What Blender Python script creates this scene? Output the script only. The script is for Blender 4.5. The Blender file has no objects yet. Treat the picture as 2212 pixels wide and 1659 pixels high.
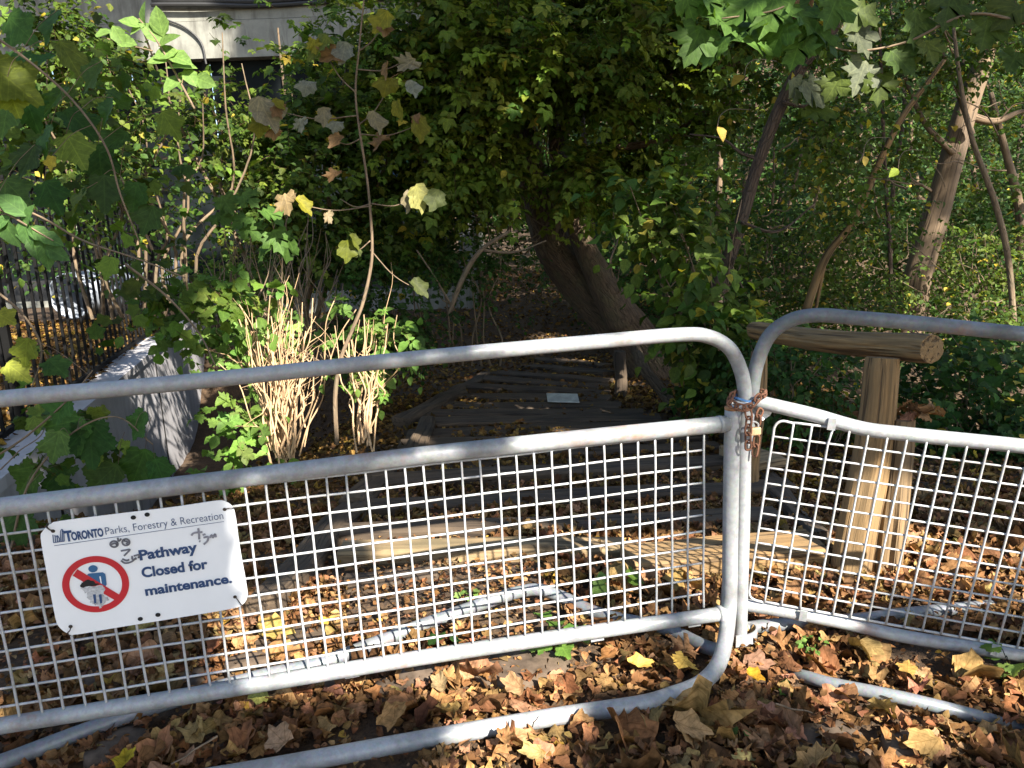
import bpy, math, random
import numpy as np
from mathutils import Vector, Matrix
rng = np.random.default_rng(7)
random.seed(7)
SC = bpy.context.scene
COL = SC.collection
# ------------------------------------------------------------------ camera, sky, sun
F_D, CX, CY = 1641.8, 1106.0, 829.5            # focal length and centre, in pixels of a 2212 px wide picture
zc = -np.array([0.035, .976, .214]); zc /= np.linalg.norm(zc)
yc = np.array([0, 0, 1.]) - zc * zc[2]; yc /= np.linalg.norm(yc)
xc = np.cross(yc, zc)
M = np.array([xc, yc, zc])                     # camera axes (right, down, forward) -> world
CAM = np.array([0, 0, 1.35])
cd = bpy.data.cameras.new('camera'); cam = bpy.data.objects.new('camera', cd); COL.objects.link(cam)
SC.camera = cam
cd.sensor_width = 36; cd.lens = 36 * F_D / 2212; cd.clip_start = .05; cd.clip_end = 500
R3 = np.stack([M[:, 0], -M[:, 1], -M[:, 2]], 1)
cam.matrix_world = Matrix.Translation(Vector(CAM)) @ Matrix(R3.tolist()).to_4x4()
SUN_EL, SUN_AZ = math.radians(36), math.radians(33)
S = np.array([math.sin(SUN_AZ) * math.cos(SUN_EL), -math.cos(SUN_AZ) * math.cos(SUN_EL), math.sin(SUN_EL)])
w = bpy.data.worlds.new("World"); SC.world = w; w.use_nodes = True
wn = w.node_tree.nodes; sky = wn.new('ShaderNodeTexSky'); sky.sky_type = 'NISHITA'; sky.sun_disc = False
sky.sun_elevation = SUN_EL; sky.sun_rotation = math.atan2(S[0], S[1])
w.node_tree.links.new(sky.outputs[0], wn['Background'].inputs[0]); wn['Background'].inputs[1].default_value = .078
sl = bpy.data.lights.new('sun', 'SUN'); sl.energy = 5.0; sl.angle = math.radians(.5); sl.color = (1, .93, .82)
so = bpy.data.objects.new('sun', sl); COL.objects.link(so)
so.rotation_euler = Vector(S).to_track_quat('Z', 'Y').to_euler()
SC.view_settings.view_transform = 'Standard'; SC.view_settings.look = 'None'
SC.view_settings.exposure = 1.9; SC.view_settings.gamma = 1

# ------------------------------------------------------------------ projection helpers
def ray(u, v):
    d = np.array([(u - CX) / F_D, (v - CY) / F_D, 1.0])
    return M @ d
def P(u, v, y):                                # point seen at (u, v), y metres ahead
    r = ray(u, v); return CAM + r * (y / r[1])
def px(y): return y / F_D                      # metres per pixel at that distance
def smooth(a, b, x):
    t = np.clip((x - a) / (b - a), 0, 1); return t * t * (3 - 2 * t)
def hashn(i, j, k):
    n = (i.astype(np.int64) * 73856093) ^ (j.astype(np.int64) * 19349663) ^ (k.astype(np.int64) * 83492791)
    n = (n ^ (n >> 13)) * 1274126177
    return ((n ^ (n >> 16)) & 0xffff) / 65535.0
def noise3(p):
    p = np.asarray(p, float); i = np.floor(p).astype(int); f = p - i; f = f * f * (3 - 2 * f)
    r = 0
    for a in (0, 1):
        for b in (0, 1):
            for c in (0, 1):
                wgt = (f[..., 0] if a else 1 - f[..., 0]) * (f[..., 1] if b else 1 - f[..., 1]) * (f[..., 2] if c else 1 - f[..., 2])
                r = r + wgt * hashn(i[..., 0] + a, i[..., 1] + b, i[..., 2] + c)
    return r
def wall_x(y): return -3.00 - .262 * (y - 4)
def ground_z(x, y):
    x = np.asarray(x, float); y = np.asarray(y, float)
    z = -.085 * np.clip(y - 2.6, 0, 8.5)
    z = z + .14 * np.clip(y - 11.2, 0, 7) + .05 * np.clip(y - 18, 0, 60) + .62 * np.clip(y - 36, 0, 60)
    dip = smooth(-1.05, -3.0, x) * smooth(3.3, 6, y) * (1 - smooth(10, 14, y))
    z = z - 1.05 * dip
    rav = smooth(2.6, 7.5, x) * smooth(2.5, 7, y) * (1 - smooth(18, 34, y))
    z = z - 1.6 * rav
    lw = (x < wall_x(y) - .02)
    z = np.where(lw, 0.0 + .0 * x, z)
    q = np.stack([x * 1.3, y * 1.3, 0 * x], -1)
    return z + (noise3(q) - .5) * .06 + (noise3(q * 3.7) - .5) * .02
def G(u, v, h=0.0):                            # where the ray through (u, v) meets the ground raised by h
    r = ray(u, v); t = .5; 
    while t < 80:
        p = CAM + r * t
        if p[2] < float(ground_z(p[0], p[1])) + h: break
        t += .02
    return p
def GZ(u, v, z):
    r = ray(u, v); return CAM + r * ((z - CAM[2]) / r[2])
# barrier planes, measured from the mesh (camera coordinates)
def mk_plane(t, X, Y):
    X = np.array(X); X /= np.linalg.norm(X); Y = np.array(Y); Y -= X * (X @ Y); Y /= np.linalg.norm(Y)
    N = np.cross(X, Y)
    return dict(o=CAM + M @ np.array(t), x=M @ X, y=M @ Y, n=M @ N)   # n points away from the camera
PA = mk_plane([.555, .142, 2.2], [.975, -.094, .203], [.05, .976, .213])
PB = mk_plane([.775, .108, 2.236], [.962, .118, -.247], [-.036, .949, .312])
def on(pl, u, v, off=0.0):
    r = ray(u, v); o = pl['o'] + pl['n'] * off
    return CAM + r * (((o - CAM) @ pl['n']) / (r @ pl['n']))

# ------------------------------------------------------------------ object helpers
ORG = {}
def thing(name, label, cat, loc, group=None):
    o = bpy.data.objects.new(name, None); COL.objects.link(o); o.empty_display_size = .1
    o.location = Vector(np.asarray(loc, float)); o['label'] = label; o['category'] = cat
    if group: o['group'] = group
    ORG[o.name] = np.asarray(loc, float); return o
def link(name, me, mat, parent=None, label=None):
    o = bpy.data.objects.new(name, me); COL.objects.link(o)
    if mat is not None: me.materials.append(mat)
    if parent is not None: o.parent = parent; ORG[o.name] = ORG[parent.name]
    else: ORG[o.name] = np.zeros(3)
    if label: o['label'] = label
    return o
def tag(o, label, cat, group=None, kind=None):
    if label: o['label'] = label
    if cat: o['category'] = cat
    if group: o['group'] = group
    if kind: o['kind'] = kind
    return o
class MB:
    def __init__(s): s.v = []; s.f = []; s.n = 0; s.uv = []; s.ch = []
    def add(s, v, f, uv=None):
        s.ch.append((v, f, uv)); v = np.asarray(v, float); s.v.append(v); s.f += [tuple(i + s.n for i in q) for q in f]; s.n += len(v)
        s.uv.append(np.zeros((len(v), 3)) if uv is None else np.asarray(uv, float))
    def box(s, c, half, R=np.eye(3)):
        g = np.array([[i, j, k] for i in (-1, 1) for j in (-1, 1) for k in (-1, 1)]) * np.asarray(half)
        s.add(g @ np.asarray(R).T + c, [(0, 1, 3, 2), (4, 6, 7, 5), (0, 4, 5, 1), (2, 3, 7, 6), (0, 2, 6, 4), (1, 5, 7, 3)], g)
    def tube(s, pts, rad, n=8, cap=True, wob=0, seed=0, flat=1.0):
        pts = np.asarray(pts, float); m = len(pts); rad = np.broadcast_to(np.asarray(rad, float), (m,))
        T = np.gradient(pts, axis=0); T /= np.linalg.norm(T, axis=1)[:, None] + 1e-12
        a = np.array([0, 0, 1.]) if abs(T[0][2]) < .9 else np.array([1., 0, 0])
        N = np.cross(T[0], a); N /= np.linalg.norm(N); V = []; UV = []
        L = np.concatenate([[0], np.cumsum(np.linalg.norm(np.diff(pts, axis=0), axis=1))])
        th = np.arange(n) * 2 * np.pi / n
        for i in range(m):
            N = N - T[i] * (N @ T[i]); N /= np.linalg.norm(N) + 1e-12; B = np.cross(T[i], N)
            d = np.cos(th)[:, None] * N + np.sin(th)[:, None] * B * flat
            rr = np.full(n, rad[i])
            if wob:
                q = np.stack([np.cos(th) * 1.6 + seed, np.sin(th) * 1.6, np.full(n, L[i] * 2.2)], -1)
                gq = np.stack([np.cos(th) * 5 + seed, np.sin(th) * 5, np.full(n, L[i] * .9)], -1)
                rr = rr * (1 + wob * (noise3(q) - .5) * 2 + wob * .7 * (noise3(q * 2.7) - .5) - (wob * 1.1 * np.clip(noise3(gq) - .62, 0, 1) * 3 if n >= 20 else 0))
            V.append(pts[i] + d * rr[:, None]); UV.append(np.stack([np.full(n, L[i]), np.cos(th) * rad[i], np.sin(th) * rad[i]], -1))
        f = [(i * n + k, i * n + (k + 1) % n, (i + 1) * n + (k + 1) % n, (i + 1) * n + k) for i in range(m - 1) for k in range(n)]
        if cap: f += [tuple(range(n))[::-1], tuple((m - 1) * n + k for k in range(n))]
        s.add(np.concatenate(V), f, np.concatenate(UV))
    def build(s, name, mat, parent=None, smooth=False, label=None):
        o3 = ORG[parent.name] if parent is not None else np.zeros(3)
        me = bpy.data.meshes.new(name); V = np.concatenate(s.v)
        me.from_pydata((V - o3).tolist(), [], s.f); me.update()
        a = me.attributes.new('gr', 'FLOAT_VECTOR', 'POINT'); a.data.foreach_set('vector', np.concatenate(s.uv).ravel().astype(np.float32))
        if smooth: me.shade_smooth()
        return link(name, me, mat, parent, label)
def build_each(mb, name, m, parent, smooth=True):
    for v, f, uv in mb.ch: b_ = MB(); b_.add(v, f, uv); b_.build(name, m, parent, smooth)
def cr(pts, k=6, closed=False):                # Catmull-Rom
    p = [np.asarray(q, float) for q in pts]
    if closed: q = [p[-1]] + p + p[:2]
    else: q = [2 * p[0] - p[1]] + p + [2 * p[-1] - p[-2]]
    out = []
    for i in range(len(q) - 3):
        a, b, c, d = q[i:i + 4]
        for j in range(k):
            t = j / k
            out.append(.5 * (2 * b + (c - a) * t + (2 * a - 5 * b + 4 * c - d) * t * t + (3 * b - a - 3 * c + d) * t ** 3))
    if not closed: out.append(p[-1])
    return np.array(out)
def fast_mesh(name, V, loops, starts, totals, col=None, shade=False):
    me = bpy.data.meshes.new(name)
    me.vertices.add(len(V)); me.vertices.foreach_set('co', V.astype(np.float32).ravel())
    me.loops.add(len(loops)); me.loops.foreach_set('vertex_index', loops.astype(np.int32))
    me.polygons.add(len(starts)); me.polygons.foreach_set('loop_start', starts.astype(np.int32)); me.polygons.foreach_set('loop_total', totals.astype(np.int32))
    if col is not None:
        a = me.attributes.new('Col', 'FLOAT_COLOR', 'POINT')
        c = np.ones((len(V), 4), np.float32); c[:, :3] = col[:, :3]; a.data.foreach_set('color', c.ravel())
        b_ = me.attributes.new('luv', 'FLOAT_VECTOR', 'POINT'); c = np.zeros((len(V), 3), np.float32); c[:, :2] = col[:, 3:5]; b_.data.foreach_set('vector', c.ravel())
    me.update(calc_edges=True)
    if shade: me.shade_smooth()
    return me

# ------------------------------------------------------------------ materials
def mat(name):
    m = bpy.data.materials.new(name); m.use_nodes = True; nt = m.node_tree
    return m, nt, nt.nodes['Principled BSDF'], nt.nodes['Material Output']
def nd(nt, t, **kw):
    n = nt.nodes.new(t)
    for k, v in kw.items():
        if k in n.inputs: n.inputs[k].default_value = v
        else: setattr(n, k, v)
    return n
def coords(nt, kind='Object', scale=(1, 1, 1)):
    if kind == 'gr': c = nd(nt, 'ShaderNodeAttribute', attribute_name='gr'); out = c.outputs['Vector']
    else: c = nt.nodes.new('ShaderNodeTexCoord'); out = c.outputs[kind]
    mp = nt.nodes.new('ShaderNodeMapping'); mp.inputs['Scale'].default_value = scale
    nt.links.new(out, mp.inputs[0]); return mp.outputs[0]
def ramp(nt, fac, stops):
    r = nt.nodes.new('ShaderNodeValToRGB'); e = r.color_ramp.elements
    while len(e) < len(stops): e.new(.5)
    for k, (p, c) in enumerate(stops): e[k].position = p; e[k].color = (*c, 1)
    nt.links.new(fac, r.inputs[0]); return r.outputs[0]
def mix(nt, a, b, fac, mode='MIX'):
    m = nt.nodes.new('ShaderNodeMixRGB'); m.blend_type = mode
    for s, val in ((1, a), (2, b), (0, fac)):
        if hasattr(val, 'links') or hasattr(val, 'is_linked'): nt.links.new(val, m.inputs[s])
        elif s == 0: m.inputs[0].default_value = val
        else: m.inputs[s].default_value = (*val, 1)
    return m.outputs[0]
def noi(nt, vec, scale, detail=4, rough=.6):
    n = nd(nt, 'ShaderNodeTexNoise', Scale=scale, Detail=detail, Roughness=rough); nt.links.new(vec, n.inputs['Vector']); return n.outputs['Fac']
def bump(nt, b, h, strength, dist=.01):
    n = nd(nt, 'ShaderNodeBump', Strength=strength, Distance=dist); nt.links.new(h, n.inputs['Height']); nt.links.new(n.outputs[0], b.inputs['Normal'])
def m_leaf(name, trans=.35, rough=.58, vein=.25, spec=.18, vc=(1.5, 1.45, 1.3)):
    m, nt, b, out = mat(name)
    a = nd(nt, 'ShaderNodeAttribute', attribute_name='Col')
    c = coords(nt, 'Object'); n = noi(nt, c, 45, 3)
    col = mix(nt, a.outputs['Color'], ramp(nt, n, [(.3, (.35, .35, .3)), (.7, (1.25, 1.2, 1.1))]), vein * 2, 'MULTIPLY')
    lu = nd(nt, 'ShaderNodeAttribute', attribute_name='luv'); sx = nt.nodes.new('ShaderNodeSeparateXYZ'); nt.links.new(lu.outputs['Vector'], sx.inputs[0])
    def mth(op, *a_):
        m_ = nt.nodes.new('ShaderNodeMath'); m_.operation = op
        for i_, v_ in enumerate(a_):
            if isinstance(v_, (int, float)): m_.inputs[i_].default_value = v_
            else: nt.links.new(v_, m_.inputs[i_])
        return m_.outputs[0]
    ax = mth('ABSOLUTE', sx.outputs[0]); dmin = ax
    for an in (.62, 1.25): dmin = mth('MINIMUM', dmin, mth('ABSOLUTE', mth('SUBTRACT', mth('MULTIPLY', ax, math.cos(an)), mth('MULTIPLY', mth('SUBTRACT', sx.outputs[1], .05), math.sin(an)))))
    sec = mth('MULTIPLY', mth('ABSOLUTE', mth('SINE', mth('MULTIPLY', mth('SUBTRACT', sx.outputs[1], mth('MULTIPLY', ax, .8)), 22.0))), .06)
    vn = mth('MINIMUM', dmin, mth('ADD', sec, .006)); vf = ramp(nt, vn, [(0, (1, 1, 1)), (.022, (0, 0, 0))])
    vcol = mix(nt, col, vc, 1.0, 'MULTIPLY'); col = mix(nt, col, vcol, vf)
    nt.links.new(col, b.inputs['Base Color']); b.inputs['Roughness'].default_value = rough; b.inputs['Specular IOR Level'].default_value = spec
    t = nt.nodes.new('ShaderNodeBsdfTranslucent'); tc = mix(nt, col, (1.35, 1.3, .55), .9, 'MULTIPLY'); nt.links.new(tc, t.inputs[0])
    mx = nt.nodes.new('ShaderNodeMixShader'); mx.inputs[0].default_value = trans
    nt.links.new(b.outputs[0], mx.inputs[1]); nt.links.new(t.outputs[0], mx.inputs[2]); nt.links.new(mx.outputs[0], out.inputs[0])
    bump(nt, b, n, .3, .004); return m
M_LEAF = m_leaf('green_leaf', .42); M_DRY = m_leaf('dry_leaf', trans=.12, rough=.75, vein=.42, spec=.1, vc=(.62, .58, .5))
def m_bark(name, c1, c2, c3, sc=1.0, bs=1.0):
    m, nt, b, out = mat(name)
    v = coords(nt, 'gr', (3 * sc, 16 * sc, 16 * sc)); n = noi(nt, v, 2.2, 6, .65)
    v2 = coords(nt, 'gr', (2.5, 3, 3)); n2 = noi(nt, v2, 1.6, 4)
    w1 = nd(nt, 'ShaderNodeTexVoronoi', Scale=2.4, feature='DISTANCE_TO_EDGE'); nt.links.new(v, w1.inputs['Vector'])
    col = mix(nt, ramp(nt, n, [(.3, c1), (.7, c2)]), c3, ramp(nt, n2, [(.5, (0, 0, 0)), (.72, (1, 1, 1))]))
    crk = ramp(nt, w1.outputs['Distance'], [(0, (.35, .35, .35)), (.12, (1, 1, 1))])
    col = mix(nt, col, crk, .55, 'MULTIPLY'); nt.links.new(col, b.inputs['Base Color']); b.inputs['Roughness'].default_value = .9
    h = mix(nt, n, crk, .5); bump(nt, b, h, bs, .03); return m
M_BARK = m_bark('furrowed_bark', (.06, .038, .022), (.15, .10, .058), (.11, .09, .045))
M_DARKB = m_bark('dark_bark', (.05, .032, .022), (.12, .08, .052), (.08, .06, .04))
M_TWIG = m_bark('twig_bark', (.13, .09, .055), (.24, .17, .105), (.16, .13, .08), 1, .3)
M_TWIGX = m_bark('twig_bark', (.16, .11, .065), (.30, .21, .13), (.2, .16, .1), 1, .3)
M_CANE = m_bark('cut_cane', (.46, .29, .15), (.66, .46, .27), (.38, .25, .13), .6, .3)
def m_wood(name, c1, c2, c3, bs=.6):
    m, nt, b, out = mat(name)
    v = coords(nt, 'gr', (1.3, 26, 26)); n = noi(nt, v, 2.5, 6, .65)
    v2 = coords(nt, 'gr', (1.2, 2.5, 2.5)); n2 = noi(nt, v2, 2.4, 4)
    v3 = coords(nt, 'gr', (.5, 14, 14)); n3 = noi(nt, v3, 3.2, 2)
    col = mix(nt, ramp(nt, n, [(.3, c1), (.68, c2)]), c3, ramp(nt, n2, [(.42, (0, 0, 0)), (.66, (1, 1, 1))]))
    crk = ramp(nt, n3, [(.36, (.16, .14, .12)), (.45, (1, 1, 1))]); col = mix(nt, col, crk, .75, 'MULTIPLY')
    nt.links.new(col, b.inputs['Base Color']); b.inputs['Roughness'].default_value = .85
    bump(nt, b, mix(nt, n, crk, .6), bs, .012); return m
M_TIMB = m_wood('weathered_timber', (.05, .034, .02), (.12, .083, .05), (.045, .031, .02))
M_LOG = m_wood('peeled_log', (.12, .07, .028), (.36, .215, .085), (.20, .13, .06), 1.0)
M_TIMN = m_wood('newer_timber', (.17, .115, .06), (.34, .24, .125), (.15, .115, .06))
M_SPLIT = m_wood('split_log', (.08, .048, .025), (.32, .21, .10), (.15, .10, .05), 1.0)
M_PALE = m_wood('pale_bark', (.11, .075, .045), (.24, .165, .10), (.12, .085, .055), .5)
def m_metal(name, base=(.50, .52, .55), rust=.0):
    m, nt, b, out = mat(name)
    v = coords(nt, 'Object'); n = noi(nt, v, 60, 4, .7); n2 = noi(nt, v, 7, 5, .6)
    vo = nd(nt, 'ShaderNodeTexVoronoi', Scale=130.0); nt.links.new(v, vo.inputs['Vector'])
    k = mix(nt, ramp(nt, n, [(.3, tuple(c * .8 for c in base)), (.7, tuple(min(1, c * 1.12) for c in base))]), vo.outputs['Color'], .035)
    st = ramp(nt, n2, [(.34, (.5, .48, .45)), (.52, (1, 1, 1))]); k = mix(nt, k, st, .7, 'MULTIPLY')
    if rust: k = mix(nt, k, (.30, .13, .05), ramp(nt, noi(nt, v, 4.2, 6, .7), [(.62 - rust * .1, (0, 0, 0)), (.74, (.7, .7, .7))]))
    nt.links.new(k, b.inputs['Base Color']); b.inputs['Metallic'].default_value = .12
    nt.links.new(ramp(nt, n2, [(.3, (.62,) * 3), (.7, (.36,) * 3)]), b.inputs['Roughness']); bump(nt, b, n, .12, .002); return m
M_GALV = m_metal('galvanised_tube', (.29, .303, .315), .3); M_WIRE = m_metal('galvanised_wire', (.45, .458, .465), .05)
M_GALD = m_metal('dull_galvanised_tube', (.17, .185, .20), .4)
def m_plain(name, col, rough=.5, metal=0, var=.25, sc=9, spec=.5):
    m, nt, b, out = mat(name); v = coords(nt, 'Object'); n = noi(nt, v, sc, 5)
    k = mix(nt, col, ramp(nt, n, [(.3, (1 - var,) * 3), (.7, (1 + var * .4,) * 3)]), 1.0, 'MULTIPLY')
    nt.links.new(k, b.inputs['Base Color']); b.inputs['Roughness'].default_value = rough; b.inputs['Metallic'].default_value = metal
    b.inputs['Specular IOR Level'].default_value = spec; bump(nt, b, n, .1, .003); return m
M_SIGN = m_plain('sign_white', (.80, .82, .84), .35, 0, .04); M_RED = m_plain('sign_red', (.50, .02, .03), .4, 0, .08)
M_NAVY = m_plain('sign_navy', (.02, .06, .16), .4, 0, .1); M_NAVY2 = m_plain('sign_blue', (.03, .12, .26), .4, 0, .1)
M_INK = m_plain('marker_ink', (.13, .135, .16), .5, 0, .5, 60); M_SCR = m_plain('scratched_paint', (.42, .42, .42), .6, 0, .5, 90)
M_BLK = m_plain('black_hole', (.01, .01, .01), .8); M_TIE = m_plain('tie_wire', (.05, .035, .025), .6, .3)
M_FBLK = m_plain('fence_black', (.006, .006, .006), .6, 0, .2, 9, .12); M_RUST = m_plain('rusty_chain', (.17, .075, .042), .85, .1, .4, 120)
M_BRASS = m_plain('padlock_brass', (.62, .42, .24), .5, .3, .2, 60); M_BLUE = m_plain('blue_tape', (.10, .24, .5), .3, 0, .3, 80)
M_WTAPE = m_plain('white_wrap', (.75, .75, .74), .5, 0, .15, 30); M_PIPE = m_plain('pipe_grey', (.36, .40, .46), .45, .1, .25, 6)
M_BOARD = m_plain('pale_board', (.42, .42, .36), .7, 0, .3, 14); M_STONE = m_plain('stone_sett', (.125, .092, .066), .95, 0, .55, 22, .15)
M_CABLE = m_plain('cable_black', (.02, .02, .02), .6); M_GLASS = m_plain('window_glass', (.008, .011, .012), .7, 0, .2, 3, .08)
M_ORANGE = m_plain('orange_panel', (.5, .08, .02), .6)
def m_conc(name, c1, c2, dirt):
    m, nt, b, out = mat(name); v = coords(nt, 'Object'); n = noi(nt, v, 3, 8, .65); v2 = coords(nt, 'Object', (2.2, 2.2, .35)); n2 = noi(nt, v2, 2.5, 5)
    k = mix(nt, ramp(nt, n, [(.3, c1), (.7, c2)]), dirt, ramp(nt, n2, [(.5, (0, 0, 0)), (.7, (.8, .8, .8))]))
    nt.links.new(k, b.inputs['Base Color']); b.inputs['Roughness'].default_value = .9; bump(nt, b, noi(nt, v, 40, 4), .2, .005); return m
M_CONC = m_conc('facade_concrete', (.15, .15, .13), (.25, .25, .215), (.07, .065, .055)); M_WALL = m_conc('wall_concrete', (.34, .33, .34), (.46, .45, .47), (.27, .26, .26))
def m_soil():
    m, nt, b, out = mat('soil'); v = coords(nt, 'Object'); n = noi(nt, v, 9, 8, .7); n2 = noi(nt, v, 60, 3)
    k = mix(nt, ramp(nt, n, [(.3, (.035, .022, .013)), (.55, (.085, .052, .028)), (.75, (.13, .085, .045))]), ramp(nt, n2, [(.4, (.5, .5, .5)), (.6, (1.3, 1.2, 1))]), .6, 'MULTIPLY')
    nt.links.new(k, b.inputs['Base Color']); b.inputs['Roughness'].default_value = 1; bump(nt, b, mix(nt, n, n2, .5), .8, .03); return m
M_SOIL = m_soil()

# ------------------------------------------------------------------ leaf templates (unit length along +y, z = face normal)
def tmpl(V, polys):
    V = np.array(V, float); lo = np.array([i for p in polys for i in p]); tot = np.array([len(p) for p in polys])
    return V, lo, tot, V[:, :2].copy()
def ovate(wd=.36, fold=.18, curl=.18):
    V = [(0, 0, 0), (0, .5, -.02), (0, 1, -curl), (-wd * .75, .22, fold * .6), (-wd, .48, fold * .8), (-wd * .6, .78, fold * .3 - curl * .4),
         (wd * .75, .22, fold * .6), (wd, .48, fold * .8), (wd * .6, .78, fold * .3 - curl * .4)]
    return tmpl(V, [(0, 1, 4, 3), (1, 2, 5, 4), (0, 6, 7, 1), (1, 7, 8, 2)])
def simple(wd=.34, fold=.12, curl=.15):
    V = [(0, 0, 0), (0, 1, -curl), (-wd, .35, fold), (-wd * .75, .7, fold * .4), (wd, .35, fold), (wd * .75, .7, fold * .4)]
    return tmpl(V, [(0, 1, 3, 2), (0, 4, 5, 1)])
MO = [(.10, .06), (.30, -.02), (.42, .10), (.36, .20), (.58, .28), (.50, .40), (.62, .58), (.42, .56), (.33, .64), (.30, .56), (.24, .58), (.26, .78), (.14, .80), (0, 1.0)]
def maple(cup=.15, seed=0, jag=0):
    r = np.random.default_rng(seed)
    R = [(x, y) for x, y in MO]; n = len(R)
    V = [(0, 0, 0), (0, .35, -.03), (0, 1., -.12 + r.normal() * .05)]
    for sgn in (1, -1):
        for x, y in R[:-1]:
            V.append((sgn * x * (1 + r.normal() * .11), y + r.normal() * .03, cup * (abs(x) ** 1.3) * 1.4 * (1 + .5 * sgn * math.sin(seed * 3)) - .35 * max(0, y - .45) ** 1.2 + r.normal() * .04))
    a = list(range(3, 3 + n - 1)); b = list(range(3 + n - 1, 3 + 2 * (n - 1)))
    pol = []
    for side, flip in ((a, 0), (b, 1)):
        ch = [0] + side + [2]
        for i in range(len(ch) - 1):
            t = (1, ch[i], ch[i + 1]); pol.append(t if not flip else t[::-1])
    return tmpl(V, pol)
def maple_lo():
    pts = [(.2, 0), (.5, .25), (.35, .38), (.5, .62), (.25, .58), (.18, .75), (0, 1)]
    V = [(0, 0, 0), (0, 1, -.1)] + [(x, y, .12 * x) for x, y in pts[:-1]] + [(-x, y, .12 * x) for x, y in pts[:-1]]
    return tmpl(V, [(0, 2, 3, 4, 5, 6, 7, 1), (0, 1, 13, 12, 11, 10, 9, 8)])
def grape(cup=.12, seed=0, n=46):
    r = np.random.default_rng(seed); V = [(0, .0, 0), (0, .4, -.04)]
    for k in range(n):
        a = -math.pi / 2 + .28 + (2 * math.pi - .56) * k / (n - 1)
        rad = .45 * (1 + .15 * math.cos(a * 5 - math.pi / 2) + (.055 if k % 2 else -.045)) + r.normal() * .012
        x, y = math.cos(a) * rad * 1.05, .47 + math.sin(a) * rad
        if abs(a - math.pi / 2) < .25: y += .08
        V.append((x, y, cup * (x * x * 2.2) - .3 * max(0, y - .55) ** 1.2 + .05 * math.sin(a * 3 + seed) * (x * x + (y - .4) ** 2) * 2 + r.normal() * .014))
    pol = [(1, 2 + k, 3 + k) for k in range(n - 1)] + [(1, 0, 2), (1, n + 1, 0)]
    return tmpl(V, pol)
def pinnate():
    V0, lo, tot, _ = simple(.30, .1, .15); Vs = []; L = []; T = []
    for k, (ang, ox, oy, s) in enumerate([(0, 0, .45, .62), (1.0, 0, .4, .5), (-1.0, 0, .4, .5), (1.15, 0, .1, .42), (-1.15, 0, .1, .42)]):
        c, s_ = math.cos(ang), math.sin(ang); W = V0 * s
        Vs.append(np.stack([W[:, 0] * c + W[:, 1] * s_ + ox, -W[:, 0] * s_ + W[:, 1] * c + oy, W[:, 2] - .1 * abs(ang)], 1)); L.append(lo + k * len(V0)); T.append(tot)
    return np.concatenate(Vs), np.concatenate(L), np.concatenate(T), np.tile(V0[:, :2], (5, 1))
def dried(seed):
    r = np.random.default_rng(seed + 50)
    V, lo, tot, lu = (grape(.1, seed, 24) if seed not in (0, 7) else maple(.1, seed)); V = V.copy()
    V *= (1, 1, 1); ax = r.uniform(0, math.pi); k = r.uniform(.7, 2.6) * r.choice([1, -1, 1]); c = V[:, :2] - [0, .45]
    d = c[:, 0] * math.cos(ax) + c[:, 1] * math.sin(ax); V[:, 2] += k * d * d * .55
    e = -c[:, 0] * math.sin(ax) + c[:, 1] * math.cos(ax); sh = 1 - min(.45, abs(k) * .15)
    V[:, 0] -= math.cos(ax) * d * (1 - sh); V[:, 1] -= math.sin(ax) * d * (1 - sh)
    V[:, 2] += r.normal(size=len(V)) * .05 + .2 * np.sin(e * 9 + seed) * r.uniform(.1, .6)
    V[:, 1] -= .45
    return V, lo, tot, lu
T_OV, T_SI, T_ML, T_PI = ovate(), simple(), maple_lo(), pinnate()
T_MA = [maple(.15, s) for s in range(3)]; T_GR = [grape(.14, s) for s in range(3)]; T_DR = [dried(s) for s in range(10)]

def leaves(pos, ydir, nrm, size, col, T):
    """many copies of one template -> (V, loops, totals, colours)"""
    V, lo, tot, lu = T; n = len(pos)
    y = ydir / (np.linalg.norm(ydir, axis=1)[:, None] + 1e-9); x = np.cross(y, nrm); x /= np.linalg.norm(x, axis=1)[:, None] + 1e-9; z = np.cross(x, y)
    W = V[None, :, 0, None] * x[:, None] + V[None, :, 1, None] * y[:, None] + V[None, :, 2, None] * z[:, None]
    W = W * np.asarray(size).reshape(-1, 1, 1) + pos[:, None]
    L = (lo[None] + (np.arange(n) * len(V))[:, None]).ravel(); C = np.repeat(col, len(V), 0)
    return W.reshape(-1, 3), L, np.tile(tot, n), np.concatenate([C, np.tile(lu, (n, 1))], 1)
def merge(parts):
    o = 0; V, L, T, C = [], [], [], []
    for v, l, t, c in parts: V.append(v); L.append(l + o); T.append(t); C.append(c); o += len(v)
    return np.concatenate(V), np.concatenate(L), np.concatenate(T), np.concatenate(C)
def leaf_obj(name, parts, mat, parent=None, shade=False):
    V, L, T, C = merge(parts); o3 = ORG[parent.name] if parent is not None else 0
    st = np.concatenate([[0], np.cumsum(T)[:-1]])
    return link(name, fast_mesh(name, V - o3, L, st, T, C, shade), mat, parent)
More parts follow.
